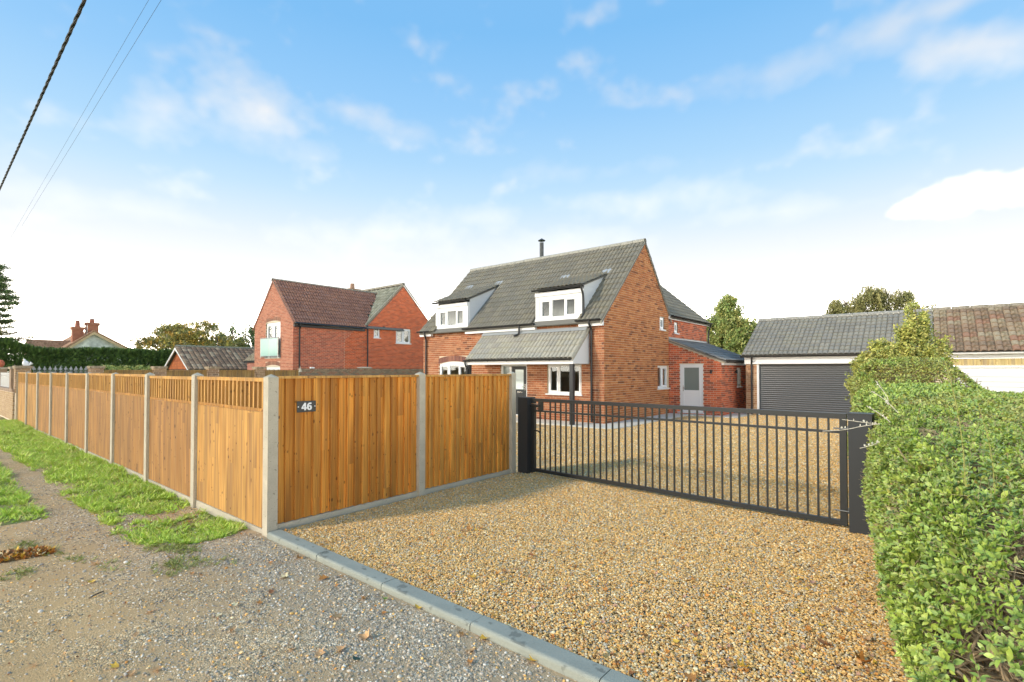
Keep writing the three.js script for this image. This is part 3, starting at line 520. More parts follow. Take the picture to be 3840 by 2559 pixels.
function makeHouse() {
  const XR = -7.57, XL = -15.88, ZF = -13.53, ZB = -18.45, ZR = -16.37, YR = 6.12, YE = 3.16;
  const house = thing('brick_house', 'red brick dormer house with grey tiled roof and black porch posts', 'house');
  const kf = (YR - YE) / (Math.abs(ZR) - 13.36), kb = 1.13;                              // roof slopes
  const roofY = (z) => (z > ZR ? YR - kf * (z - ZR) : YR - kb * (ZR - z));
  const wallF = frame(V(0, 0, ZF), V(1, 0, 0), V(0, 0, 1)), wallG = frame(V(XR, 0, 0), V(0, 0, -1), V(1, 0, 0));
  const bricks = [], tiles = [], ptiles = [], BM = paletteMats(BR_FRONT, T.brick), RM = paletteMats(BR_RED, T.brick);
  // openings of the front: bow window, door with side light, window under the porch; dormer faces above the eaves
  const D = [[-15.12, -13.34, -15.29], [-10.15, -8.345, -15.13]], sillY = 3.28;
  const openF = [[-14.93, -13.3, 0.85, 1.88], [-11.73, -10.53, 0.08, 1.85], [-9.69, -8.375, 0.86, 1.84]];
  const arch = [[-14.93, 0.85], [-13.3, 0.85], [-13.3, 1.88]]; for (let i = 1; i < 12; i++) { const t = i / 12, u = mix(-13.3, -14.93, t); arch.push([u, 1.88 + 0.1 * (1 - (2 * t - 1) ** 2)]); } arch.push([-14.93, 1.88]);
  const front = part('wall', [panel(wallF, [[XL, -0.3], [XR - 0.01, -0.3], [XR - 0.01, YE + 0.02], [D[1][1], YE + 0.02], [D[1][1], sillY], [D[1][0], sillY], [D[1][0], YE + 0.02], [D[0][1], YE + 0.02], [D[0][1], sillY], [D[0][0], sillY], [D[0][0], YE + 0.02], [XL, YE + 0.02]], [{ pts: arch }, openF[1], openF[2]], 0.24, 0.007)], mortarBuff, house, 'orange brick front wall');
  const holeF = [[-14.93, -13.3, 0.85, 2.13], [-11.73, -10.53, 0.08, 1.85], [-9.69, -8.375, 0.86, 1.84]];
  brickwork(bricks, wallF, () => [XL, XR - 0.004], 0.02, 3.17, holeF, front, BR_FRONT, { seed: 11 });
  for (const d of D) brickwork(bricks, wallF, () => [d[0], d[1]], 3.17, sillY, [], front, BR_FRONT, { seed: 12 });
  // soldier arch over the bow window
  { const f = mulberry(6), pal = paletteMats([[0.27, 0.12, 0.085], [0.22, 0.1, 0.08], [0.33, 0.15, 0.1]], T.brick); for (let i = 0; i < 21; i++) { const t = (i + 0.5) / 21, u = mix(-14.97, -13.26, t), y = 1.885 + 0.1 * (1 - (2 * t - 1) ** 2); part('brick', fbox(wallF, u - 0.035, u + 0.035, y, y + 0.215, -0.05, 0.001), pick(pal, f), front); } }
  // gable to the drive
  const gz = (v) => (v <= YE ? 13.532 : Math.max(13.532, 16.37 - (YR - v) / kf)), gb = (v) => (v <= 3.78 ? 18.45 : Math.min(18.45, 16.37 + (YR - v) / kb));
  const openG = [[17.64, 18.06, 3.13, 3.6], [17.43, 18.44, 0.97, 1.81]];
  const gable = part('wall', panel(wallG, [[13.54, -0.3], [18.45, -0.3], [18.45, roofY(ZB)], [16.37, YR - 0.01], [13.54, roofY(ZF) - 0.01]], openG, 0.24, 0.007), mortarBuff, house, 'brown brick gable wall facing the drive');
  brickwork(bricks, wallG, (a, b) => [gz(b), gb(b)], 0.02, YR - 0.1, openG, gable, BR_GABLE, { seed: 13 });
  part('wall', [box(XL, XL + 0.24, -0.3, YE, ZB, ZF - 0.26), box(XL, XR - 0.26, -0.3, 3.7, ZB, ZB + 0.24)], mortarBuff, house);
  part('wall', panel(frame(V(XL, 0, 0), V(0, 0, -1), V(1, 0, 0)), [[13.56, YE], [18.44, YE], [18.44, roofY(ZB)], [16.37, YR - 0.01], [13.56, roofY(ZF) - 0.02]], [], 0.2, -0.2), mortarBuff, house);
  part('floor', [box(XL + 0.25, XR - 0.26, 0.02, 0.09, ZB + 0.25, ZF - 0.26), box(XL + 0.25, XR - 0.26, 2.35, 2.6, ZB + 0.25, ZF - 0.26), box(XL + 0.25, XR - 0.26, 0.09, 2.35, -16.6, -16.5), box(XL + 0.25, XR - 0.26, 2.6, 4.4, -16.7, -16.6)], M.room, house);
  // main roof
  const cs = 1 / Math.hypot(1, kf), sn = kf * cs, cb = 1 / Math.hypot(1, kb), sb = kb * cb, eaveZ = -13.33;
  const S1 = slope(V(XL - 0.06, roofY(eaveZ), eaveZ), V(1, 0, 0), V(0, sn, -cs)), W = XR - XL + 0.1, LN = (eaveZ - ZR) / cs;
  const S2 = slope(V(XR + 0.04, roofY(ZB - 0.2), ZB - 0.2), V(-1, 0, 0), V(0, sb, cb)), LN2 = (ZR - ZB + 0.2) / cb;
  const deck = (S, w, l, cuts = []) => { const sh = new THREE.Shape([[0, 0], [w, 0], [w, l], [0, l]].map((q) => new THREE.Vector2(...q))); for (const c of cuts) sh.holes.push(new THREE.Path(c.map((q) => new THREE.Vector2(...q)))); const g = new THREE.ExtrudeGeometry(sh, { depth: 0.04, bevelEnabled: false }); g.translate(0, 0, -0.045); return g.applyMatrix4(S.m); };
  const dormY = (d) => roofY(d[2]);
  const cutTop = D.map((d) => (eaveZ - d[2]) / cs);
  const roof = part('roof', [deck(S1, W, LN, []).translate(0, -0.02, 0), deck(S2, W, LN2)], M.felt, house, 'grey double-roman tiled roof');
  tiling(tiles, S1, W, LN, 0.3, 0.3, roof, TILE_G.length, (x, y) => { const wx = XL - 0.06 + x; return D.some((d, i) => wx > d[0] - 0.05 && wx < d[1] + 0.05 && y < cutTop[i] - 0.12); }, 21);
  tiling(tiles, S2, W, LN2, 0.3, 0.3, roof, TILE_G.length, null, 22);
  ridge(roof, V(XL - 0.06, YR - 0.005, ZR), V(XR + 0.04, YR - 0.005, ZR), std({ map: T.tile, color: C(0.40, 0.385, 0.33) }), 19, 0.105);
  part('verge', [prism(wallG, [[13.3, roofY(-13.3) + 0.02], [16.37, YR + 0.035], [18.68, roofY(-18.68) + 0.02], [18.68, roofY(-18.68) - 0.075], [16.37, YR - 0.075], [13.3, roofY(-13.3) - 0.085]], 0.006, 0.034)], std({ map: T.mortar, color: C(0.42, 0.40, 0.33), roughness: 0.95 }), roof);
  // eaves: fascia boards, gutters and pipes
  const eave = [[XL - 0.16, D[0][0] - 0.16], [D[0][1] - 0.1, D[1][0] + 0.06], [D[1][1] - 0.12, XR + 0.0]];
  eave.forEach(([a, b], i) => {
    part('fascia', box(a + 0.06, b - 0.004, YE - 0.165, YE + 0.03, ZF + 0.012, ZF + 0.125), M.white, house);
    gutter(house, V(a, YE + 0.045, ZF + 0.2), V(b, YE + 0.045, ZF + 0.2), M.black, 0.058);
  });
  downpipe(house, V(-15.6, YE, ZF + 0.2), V(-15.66, 0.05, ZF + 0.06), V(0, 0, 1), M.black); downpipe(house, V(-7.98, YE, ZF + 0.2), V(-7.98, 0.05, ZF + 0.06), V(0, 0, 1), M.black);
  part('downpipe', [tube([V(-10.72, YE, ZF + 0.2), V(-10.72, YE - 0.2, ZF + 0.2), V(-10.74, YE - 0.3, ZF + 0.22), V(-10.86, YE - 0.36, ZF + 0.32)], 0.034, 12, 8)], M.black, house);
  // dormers
  for (const [i, d] of D.entries()) {
    const dm = part('dormer', [box(d[0], d[1], sillY, 4.06, ZF - 0.02, ZF + 0.0)].slice(0, 0).concat([box(d[0], d[0] + 0.16, sillY, 4.08, ZF - 0.1, ZF + 0.02), box(d[1] - 0.16, d[1], sillY, 4.08, ZF - 0.1, ZF + 0.02), box(d[0] + 0.16, d[1] - 0.16, 4.0, 4.08, ZF - 0.1, ZF + 0.02), box(d[0], d[1], 4.082, 4.21, ZF - 0.1, ZF + 0.06), box(d[0] - 0.02, d[1] + 0.02, sillY - 0.03, sillY + 0.05, ZF - 0.1, ZF + 0.035)]), M.white, house, 'white-faced dormer');
    windowUnit(house, wallF, d[0] + 0.17, d[1] - 0.17, sillY + 0.05, 3.998, { lights: [1, 1.16, 1], inset: 0.0, sill: false, open: [true, false, true], fw: 0.055 });
    const yTop = dormY(d), yE = 4.3, zE = ZF + 0.1, run = zE - d[2], pitch = Math.hypot(run, yTop - yE), s = V(0, (yTop - yE) / pitch, -run / pitch), S = slope(V(d[0] - 0.04, yE, zE), V(1, 0, 0), s), w = d[1] - d[0] + 0.09;
    const r2 = part('roof', [deck(S, w, pitch)], M.felt, house, 'lean-to roof of the dormer'); const n0 = tiles.length; tiling(tiles, S, w, pitch + 0.05, 0.3, 0.29, r2, TILE_G.length, null, 30 + i);
    // cheeks clad in pale boards
    const cheek = (x, n) => {
      const F = frame(V(x, 0, 0), V(0, 0, -1), V(1, 0, 0)), z0 = -(ZF - 0.1), z1 = -d[2], yR = (z) => roofY(-z) + 0.03, yT = (z) => mix(4.28, yTop - 0.02, (z + zE) / (z1 + zE));
      const ck = part('cheek', prism(F, [[z0, yR(z0)], [z1, yTop - 0.02], [z0, yT(z0) - 0.0]], n > 0 ? -0.04 : 0.0, n > 0 ? 0.0 : 0.04), M.clad, house);
      for (let k = 0; ; k++) {
        const v0 = 3.42 + k * 0.15, v1 = v0 + 0.142; if (v0 > yTop - 0.12) break;
        const zlo = (v) => Math.max(z0, -(v > 4.28 ? -(-zE + (v - 4.28) / (yTop - 4.3) * (z1 + zE)) : -z0)), zhi = (v) => { let a = z0, b = z1; for (let q = 0; q < 24; q++) { const m = (a + b) / 2; if (yR(m) < v) a = m; else b = m; } return a; };
        const A = zlo(v1), B = zhi(v0), A2 = zlo(v0), B2 = zhi(v1); if (B - A2 < 0.04) continue;
        const pts = B2 > A ? [[A2, v0], [B, v0], [B2, v1], [A, v1]] : [[A2, v0], [B, v0], [(A + B2) / 2, (v0 + v1) / 2]];
        const g = prism(F, pts, 0.001, 0.012); part('cladding_board', g, M.clad, ck);
      }
      part('flashing', prism(F, [[z0, yR(z0) - 0.05], [z1 + 0.05, yTop - 0.03], [z1 - 0.03, yTop + 0.02], [z0, yR(z0) + 0.03]], 0.004, 0.03), M.lead, house);
    };
    cheek(d[1], 1);
    part('cheek', prism(frame(V(d[0], 0, 0), V(0, 0, -1), V(1, 0, 0)), [[-(ZF - 0.1), roofY(ZF - 0.1)], [-d[2], yTop - 0.02], [-(ZF - 0.1), 4.28]], 0, 0.04), M.clad, house);
    for (const x of [d[0] - 0.08, d[1] - 0.2]) { const m = slope(V(x, yTop - 0.03, d[2] + 0.03), V(1, 0, 0), V(0, sn, -cs)); part('flashing', box(0, 0.34, 0, 0.26, 0.055, 0.064).applyMatrix4(m.m), M.lead, house); }
    gutter(house, V(d[0] - 0.05, yE + 0.0, zE + 0.05), V(d[1] + (i ? 0.14 : 0.03), yE, zE + 0.05), M.black, 0.055);
    if (i) part('downpipe', [tube([V(d[1] + 0.07, yE - 0.03, zE + 0.05), V(d[1] + 0.07, yE - 0.15, zE + 0.03), V(d[1] + 0.07, yE - 0.28, ZF + 0.06), V(d[1] + 0.07, 3.35, ZF + 0.06), V(d[1] + 0.07, 3.28, ZF + 0.16)], 0.034, 16, 8)], M.black, house);
  }
  // flue
  const fl = part('flue', [bar(V(-12.17, 5.85, ZR - 0.25), V(-12.17, 6.86, ZR - 0.25), 0.085, 16)], std({ color: C(0.07, 0.075, 0.075), roughness: 0.35, metalness: 0.6 }), house);
  { const c1 = new THREE.ConeGeometry(0.15, 0.09, 18); c1.translate(-12.17, 7.0, ZR - 0.25); const c2 = new THREE.CylinderGeometry(0.15, 0.15, 0.02, 18); c2.translate(-12.17, 6.945, ZR - 0.25); part('cowl', [c1, c2, ...[0, 2.1, 4.2].map((a) => bar(V(-12.17 + 0.075 * Math.cos(a), 6.85, ZR - 0.25 + 0.075 * Math.sin(a)), V(-12.17 + 0.075 * Math.cos(a), 6.94, ZR - 0.25 + 0.075 * Math.sin(a)), 0.006, 5))], M.black, fl); }
  // windows and door of the front
  windowUnit(house, wallF, -14.92, -13.31, 0.88, 1.885, { lights: [1, 1.05, 1], open: [true, false, true], inset: 0.03, fw: 0.06 });
  part('window_head', prism(wallF, arch.slice(2).map(([u, v]) => [u, v - 0.002]).concat([]), -0.1, -0.03), M.white, house);
  windowUnit(house, wallF, -9.68, -8.385, 0.88, 1.835, { lights: [1, 1.05, 1], open: [true, false, true], inset: 0.05, fw: 0.055 });
  const dr = part('door', [fbox(wallF, -11.25, -10.6, 0.11, 1.775, -0.12, -0.075), fbox(wallF, -11.12, -10.73, 0.3, 0.86, -0.08, -0.068)], std({ color: C(0.03, 0.033, 0.034), roughness: 0.45 }), house, 'charcoal front door with frosted panel');
  part('pane', fbox(wallF, -11.1, -10.74, 0.98, 1.66, -0.079, -0.07), M.frost, dr); part('letterbox', fbox(wallF, -11.02, -10.8, 0.86, 0.91, -0.079, -0.06), M.chrome, dr); part('handle', [fbox(wallF, -10.68, -10.645, 0.95, 1.16, -0.079, -0.06), bar(fpt(wallF, -10.66, 1.07, -0.04), fpt(wallF, -10.78, 1.07, -0.04), 0.011, 8)], M.chrome, dr);
  const df = part('door_frame', [fbox(wallF, -11.725, -11.66, 0.08, 1.845, -0.14, -0.05), fbox(wallF, -11.34, -11.255, 0.08, 1.845, -0.14, -0.05), fbox(wallF, -10.595, -10.535, 0.08, 1.845, -0.14, -0.05), fbox(wallF, -11.66, -11.34, 1.78, 1.845, -0.14, -0.05), fbox(wallF, -11.255, -10.595, 1.78, 1.845, -0.14, -0.05), fbox(wallF, -11.66, -11.34, 0.08, 0.2, -0.14, -0.05), fbox(wallF, -11.255, -10.595, 0.08, 0.108, -0.14, -0.02)], M.white, house); part('pane', fbox(wallF, -11.665, -11.335, 0.195, 1.785, -0.1, -0.094), M.frostDark, df);
  // porch
  const PZ = -12.6, py = 1.985, pr0 = -12.52, pr1 = -8.09, prise = 2.93 - py, prun = PZ + 0.02 - ZF, pl = Math.hypot(prise, prun), PS = slope(V(pr0, py, PZ + 0.02), V(1, 0, 0), V(0, prise / pl, -prun / pl));
  const proof = part('roof', [deck(PS, pr1 - pr0, pl)], M.felt, house, 'pale grey tiled porch roof'); tiling(ptiles, PS, pr1 - pr0, pl - 0.02, 0.3, 0.265, proof, TILE_G.length, null, 40);
  part('flashing', [fbox(wallF, pr0, pr1 - 0.02, 2.9, 3.0, 0.003, 0.012), box(0.02, pr1 - pr0 - 0.02, pl - 0.16, pl - 0.0, 0.082, 0.09).applyMatrix4(PS.m)], M.lead, house);
  part('fascia', [box(pr0, pr1, 1.83, 1.955, PZ - 0.02, PZ + 0.005), box(pr0 + 0.02, pr1 - 0.06, 1.835, 1.86, ZF + 0.003, PZ - 0.022)], M.white, house);
  { const F = frame(V(pr1, 0, 0), V(0, 0, -1), V(1, 0, 0)), yy = (z) => py - 0.04 + (z - 12.58) / prun * prise; const ck = part('cheek', prism(F, [[12.6, 1.835], [13.52, 1.835], [13.52, yy(13.52)], [12.6, yy(12.6)]], -0.05, 0.0), M.clad, house);
    for (let k = 0; k < 8; k++) { const a = 1.838 + k * 0.135, b = a + 0.128, zl = (y) => Math.max(12.605, 12.58 + (y - py + 0.04) / prise * prun); if (zl(b) > 13.48) break; part('cladding_board', prism(F, [[zl(a), a], [13.518, a], [13.518, b], [zl(b), b]], 0.001, 0.012), M.clad, ck); }
    part('verge', prism(F, [[12.54, py - 0.075], [13.528, 2.93 - 0.075], [13.528, 2.965], [12.54, py + 0.03]], 0.013, 0.032), std({ map: T.mortar, color: C(0.42, 0.40, 0.33) }), proof); }
  gutter(house, V(pr0 - 0.03, 1.99, PZ + 0.065), V(pr1 - 0.06, 1.99, PZ + 0.065), M.black, 0.055);
  part('porch_post', box(-8.235, -8.115, 0.0, 1.828, PZ - 0.14, PZ - 0.025), M.anthracite, house); part('porch_post', box(-12.5, -12.38, 0.0, 1.828, PZ - 0.14, PZ - 0.025), M.anthracite, house);
  downpipe(house, V(-12.5, 1.95, PZ + 0.065), V(-12.45, 0.03, PZ + 0.02), V(0, 0, 1), M.black, 0.033);
  // gable windows
  windowUnit(house, wallG, 17.65, 18.05, 3.14, 3.59, { lights: [1], inset: 0.04, fw: 0.055 }); windowUnit(house, wallG, 17.44, 18.43, 0.98, 1.80, { lights: [1, 1], open: [false, true], inset: 0.07, fw: 0.06 });
  // rear wing
  const wx = -7.62, wz1 = -22.86, we = 3.74, wr = -10.3, wk = 0.84, WY = we + wk * (wx - wr);
  const wallW = frame(V(wx, 0, 0), V(0, 0, -1), V(1, 0, 0)), wing = part('wall', panel(wallW, [[18.46, -0.2], [22.85, -0.2], [22.85, we], [18.46, we]], [[19.13, 19.5, 3.08, 3.52]], 0.24, 0.007), mortarPale, house, 'red brick rear wing');
  brickwork(bricks, wallW, () => [18.46, 22.85], 2.25, we - 0.12, [[19.13, 19.5, 3.08, 3.52]], wing, BR_RED.concat([[0.33, 0.105, 0.06]]), { seed: 15 });
  windowUnit(house, wallW, 19.14, 19.49, 3.09, 3.51, { lights: [1], inset: 0.04, fw: 0.055 });
  part('wall', [panel(frame(V(0, 0, wz1), V(-1, 0, 0), V(0, 0, -1)), [[-wx + 0.01, -0.2], [13, -0.2], [13, we], [-wr, WY], [-wx + 0.01, we]], [], 0.2, 0.0), box(-13, -12.8, -0.2, we, wz1 + 0.2, -18.5)], mortarPale, house);
  const wc = 1 / Math.hypot(1, wk), WS = slope(V(wx + 0.16, we - wk * 0.16 + 0.03, -18.5), V(0, 0, -1), V(-wc, wk * wc, 0)), wl = (wx + 0.16 - wr) / wc, WS2 = slope(V(-13.1, we - 0.2, wz1 - 0.08), V(0, 0, 1), V(wc, wk * wc, 0));
  const wroof = part('roof', [deck(WS, 4.44, wl), deck(WS2, 4.44, wl + 0.2)], M.felt, house, 'tiled roof of the rear wing'); tiling(tiles, WS, 4.44, wl, 0.3, 0.3, wroof, TILE_G.length, null, 50);
  part('fascia', box(wx + 0.012, wx + 0.1, we - 0.16, we - 0.02, -22.9, -18.46), M.white, house); gutter(house, V(wx + 0.19, we - 0.02, -18.47), V(wx + 0.19, we - 0.02, -22.95), M.black, 0.058); part('downpipe', tube([V(wx + 0.19, we - 0.05, -22.9), V(wx + 0.12, we - 0.25, -22.9), V(wx + 0.06, we - 0.4, -22.9), V(wx + 0.06, 2.6, -22.9)], 0.034, 10, 8), M.black, house);
  // side porch with the back door
  const lx1 = -5.69, lz = -18.56, lz1 = -22.84, yA = 2.77, yB = 2.0;
  const wallL = frame(V(0, 0, lz), V(1, 0, 0), V(0, 0, 1)), topL = (u) => mix(yA, yB, (u - wx) / (lx1 - wx)) - 0.06;
  const hole = [[-7.2, -6.33, 0.1, 1.86]], lw = part('wall', panel(wallL, [[wx, -0.2], [lx1 - 0.01, -0.2], [lx1 - 0.01, topL(lx1)], [wx, topL(wx)]], hole, 0.22, 0.007), mortarPale, house, 'new red brick side porch');
  const uTop = (v) => (v < topL(lx1) ? lx1 - 0.004 : wx + (yA - 0.06 - v) / (yA - yB) * (lx1 - wx)); brickwork(bricks, wallL, (a, b) => [wx, uTop(b)], 0.02, yA - 0.1, hole, lw, BR_RED.concat([[0.33, 0.105, 0.06]]), { seed: 16 });
  const wallS = frame(V(lx1, 0, 0), V(0, 0, -1), V(1, 0, 0)), hs = [[20.45, 21.0, 1.0, 1.74]], ls = part('wall', panel(wallS, [[-lz + 0.01, -0.2], [-lz1, -0.2], [-lz1, 1.95], [-lz + 0.01, 1.95]], hs, 0.22, 0.007), mortarPale, house, 'side wall of the side porch'); brickwork(bricks, wallS, () => [-lz, -lz1], 0.02, 1.92, hs, ls, BR_RED.concat([[0.33, 0.105, 0.06]]), { seed: 17 });
  windowUnit(house, wallS, 20.46, 20.99, 1.01, 1.73, { lights: [1], inset: 0.05 });
  const lrun = lx1 + 0.16 - wx, lk = (yA - yB) / (lx1 - wx), lc = 1 / Math.hypot(1, lk), LS = slope(V(lx1 + 0.16, yB - lk * 0.16 + 0.02, lz + 0.06), V(0, 0, -1), V(-lc, lk * lc, 0));
  const lroof = part('roof', deck(LS, 4.3, lrun / lc), M.felt, house, 'blue-grey tiled roof of the side porch'), blue = []; tiling(blue, LS, 4.3, lrun / lc, 0.3, 0.3, lroof, TILE_BLUE.length, null, 60);
  part('verge', prism(wallL, [[wx, topL(wx) - 0.02], [lx1 + 0.05, topL(lx1 + 0.05) - 0.03], [lx1 + 0.18, topL(lx1 + 0.18) + 0.06], [wx, yA + 0.05]], 0.003, 0.05), std({ map: T.mortar, color: C(0.5, 0.42, 0.31) }), lroof);
  part('flashing', fbox(wallW, 18.57, 22.84, 2.73, 2.9, 0.003, 0.012), M.lead, house);
  part('fascia', box(lx1 + 0.004, lx1 + 0.08, 1.83, 1.94, lz1, lz - 0.02), M.white, house); gutter(house, V(lx1 + 0.16, 1.965, lz + 0.02), V(lx1 + 0.16, 1.965, lz1), M.black, 0.055);
  const bd = part('door', [fbox(wallL, -7.19, -6.34, 0.06, 0.13, -0.1, -0.03), fbox(wallL, -7.19, -7.095, 0.13, 1.86, -0.1, -0.03), fbox(wallL, -6.435, -6.34, 0.13, 1.86, -0.1, -0.03), fbox(wallL, -7.095, -6.435, 1.79, 1.86, -0.1, -0.03), fbox(wallL, -7.095, -7.045, 0.135, 1.785, -0.09, -0.02), fbox(wallL, -6.485, -6.435, 0.135, 1.785, -0.09, -0.02), fbox(wallL, -7.045, -6.485, 0.79, 0.9, -0.09, -0.02), fbox(wallL, -7.045, -6.485, 1.735, 1.785, -0.09, -0.02), fbox(wallL, -7.045, -6.485, 0.135, 0.24, -0.09, -0.02), fbox(wallL, -7.045, -6.485, 0.24, 0.79, -0.08, -0.032)], M.white, house, 'white back door with frosted glass');
  part('pane', fbox(wallL, -7.047, -6.483, 0.898, 1.737, -0.065, -0.058), M.frostDark, bd); part('handle', [fbox(wallL, -7.08, -7.06, 0.86, 1.07, -0.019, -0.008), bar(fpt(wallL, -7.07, 0.98, 0.02), fpt(wallL, -6.965, 0.98, 0.02), 0.01, 8), bar(fpt(wallL, -7.07, 0.98, -0.015), fpt(wallL, -7.07, 0.98, 0.02), 0.008, 6)], M.chrome, bd); part('sill', fbox(wallL, -7.26, -6.27, 0.06, 0.095, -0.02, 0.09), M.white, bd);
  for (const [F, u, v] of [[wallL, -6.03, 1.585], [wallS, 20.2, 1.585]]) { const g = new THREE.CylinderGeometry(0.035, 0.035, 0.13, 12); g.translate(u, v, 0.06); part('wall_lamp', [g.applyMatrix4(F.m), fbox(F, u - 0.02, u + 0.02, v - 0.03, v + 0.03, 0.0, 0.04)], M.black, house); }
  // pieces: those that show largest singly, the rest together
  const pal = BR_FRONT, red = BR_RED.concat([[0.33, 0.105, 0.06]]);
  const isRed = (b) => b.wall === wing || b.wall === lw || b.wall === ls, REDM = paletteMats(red, T.brick), wm = std({ map: T.brick, roughness: 0.88 }), tm = std({ map: T.tile, roughness: 0.8 });
  lay(bricks.filter((b) => !isRed(b) && b.wall !== gable), 130, brickGeo, BM, pal, wm, house, 'brick', 'brickwork'); lay(bricks.filter((b) => b.wall === gable), 100, brickGeo, paletteMats(BR_GABLE, T.brick), BR_GABLE, wm, house, 'brick', 'brickwork'); lay(bricks.filter(isRed), 70, brickGeo, REDM, red, wm, house, 'brick', 'brickwork');
  lay(ptiles, 80, tileMain, paletteMats(TILE_P, T.tile, { roughness: 0.8 }), TILE_P, tm, house, 'tile', 'tile_courses'); lay(tiles, 190, tileMain, paletteMats(TILE_G, T.tile, { roughness: 0.8 }), TILE_G, tm, house, 'tile', 'tile_courses'); lay(blue, 30, tileMain, paletteMats(TILE_BLUE, T.tile, { roughness: 0.75 }), TILE_BLUE, tm, house, 'tile', 'tile_courses');
}
makeHouse();
// ───────────────────────── garages on the right ─────────────────────────
const TILE_OLD = [[0.35, 0.232, 0.146], [0.309, 0.212, 0.138], [0.391, 0.286, 0.181], [0.37, 0.207, 0.129], [0.278, 0.198, 0.129], [0.412, 0.327, 0.215]];
const BR_GAR = [[0.50, 0.31, 0.17], [0.46, 0.27, 0.14], [0.54, 0.35, 0.2], [0.42, 0.22, 0.11], [0.36, 0.17, 0.09]];
{
  const X0 = -5.24, X1 = 0.13, Z = -19.97, E = 2.16, RZ = -22.45, RY = 3.66, k = (RY - E) / (RZ - (Z + 0.16)) * -1;
  const g = thing('garage', 'brick garage with black roller door and new grey tiled roof', 'garage'), F = frame(V(0, 0, Z), V(1, 0, 0), V(0, 0, 1)), bricks = [], tiles = [];
  const wall = part('wall', panel(F, [[X0, -0.2], [X1, -0.2], [X1, E], [X0, E]], [[-4.8, -0.35, 0.0, 1.86]], 0.22, 0.007), mortarPale, g); brickwork(bricks, F, () => [X0, X1], 0.0, 1.85, [[-4.86, -0.3, 0, 1.86]], wall, BR_GAR, { seed: 71 });
  part('wall', [box(X0, X0 + 0.22, -0.2, E, -25, Z - 0.23), box(X0, X1, -0.2, E, -25, -24.8), prism(frame(V(X0, 0, 0), V(0, 0, -1), V(1, 0, 0)), [[-Z + 0.02, E], [24.98, E], [-RZ, RY - 0.06]], 0.0, 0.2)], mortarPale, g);
  part('fascia', [box(X0 - 0.03, X1, 1.865, 2.08, Z + 0.005, Z + 0.06), box(X0 - 0.03, X1, 2.08, 2.12, Z - 0.1, Z + 0.1)], M.white, g);
  part('door_frame', [fbox(F, -4.86, -4.795, 0, 1.863, -0.1, 0.012), fbox(F, -0.35, -0.29, 0, 1.863, -0.1, 0.012)], M.whiteSoft, g);
  const sh = new THREE.MeshPhysicalMaterial({ color: C(0.10, 0.102, 0.105), roughness: 0.28, clearcoat: 0.6, clearcoatRoughness: 0.15 });
  const door = part('roller_door', box(-4.795, -0.35, 0.0, 1.863, Z - 0.16, Z - 0.13), sh, g);
  const nS = 25; for (let i = 0; i < nS; i++) { const y0 = 0.02 + i * 0.0735; const s = new THREE.Shape(); s.moveTo(0, 0); s.quadraticCurveTo(0.034, 0.004, 0.036, 0.03); s.quadraticCurveTo(0.034, 0.06, 0, 0.067); s.closePath(); const e = new THREE.ExtrudeGeometry(s, { depth: 4.44, bevelEnabled: false, curveSegments: 4 }); e.rotateY(-Math.PI / 2); e.scale(1, 1, 1); e.translate(-0.353, y0, Z - 0.129); part('slat', e, sh, door); }
  const c = 1 / Math.hypot(1, k), S = slope(V(X0 - 0.12, E, Z + 0.16), V(1, 0, 0), V(0, k * c, -c)), L = (Z + 0.16 - RZ) / c, W = X1 - X0 + 0.12, tg = tileGeo(0.3, 0.26, 2, 0.04);
  const back = slope(V(X1, E, RZ * 2 - Z - 0.16), V(-1, 0, 0), V(0, k * c, c)), deck = (S, w, l) => { const q = box(0, w, 0, l, -0.045, -0.005); return q.applyMatrix4(S.m); };
  const roof = part('roof', [deck(S, W, L), deck(back, W, L)], M.felt, g); tiling(tiles, S, W, L, 0.3, 0.26, roof, TILE_N.length, null, 72); ridge(roof, V(X0 - 0.12, RY + 0.0, RZ), V(X1, RY + 0.0, RZ), std({ map: T.tile, color: C(0.36, 0.35, 0.31) }), 12, 0.1);
  part('mortar', box(X0 - 0.12, X1, RY - 0.05, RY + 0.02, RZ + 0.07, RZ + 0.1), std({ color: C(0.6, 0.56, 0.48) }), roof);
  gutter(g, V(X0 - 0.13, E - 0.0, Z + 0.2), V(X1, E - 0.0, Z + 0.2), M.black, 0.05); downpipe(g, V(-4.98, E, Z + 0.2), V(-5.03, 0.02, Z + 0.05), V(0, 0, 1), M.black);
  lay(bricks, 120, brickGeo, paletteMats(BR_GAR, T.brick), BR_GAR, std({ map: T.brick }), g, 'brick', 'brickwork'); lay(tiles, 260, tg, paletteMats(TILE_N, T.tile), TILE_N, std({ map: T.tile }), g, 'tile', 'tile_courses');
  // the neighbour's half of the pair
  const n = thing('garage', 'older garage with lichen-spotted brown tiles and white door behind the hedge', 'garage'), A = 0.142, B = 6.2, t2 = [];
  part('wall', [box(A, A + 0.2, -0.2, E, -25, Z - 0.02), box(B - 0.2, B, -0.2, E, -25, Z - 0.02), box(A, 0.6, -0.2, 1.75, Z - 0.2, Z)], mortarPale, n);
  part('fascia', box(A, B, 1.985, 2.13, Z + 0.004, Z + 0.04), M.white, n); part('lintel', box(A, B, 1.785, 1.982, Z - 0.16, Z + 0.0), std({ map: T.wood, color: C(0.95, 1.5, 3.2) }), n);
  const d2 = part('garage_door', [box(0.6, B - 0.4, 1.735, 1.783, Z - 0.15, Z - 0.03)], M.white, n); for (let i = 0; i < 12; i++) part('panel', box(0.62, B - 0.42, 1.735 - (i + 1) * 0.145 + 0.008, 1.735 - i * 0.145 - (i ? 0 : 0.003), Z - 0.15, Z - 0.1), M.whiteSoft, d2);
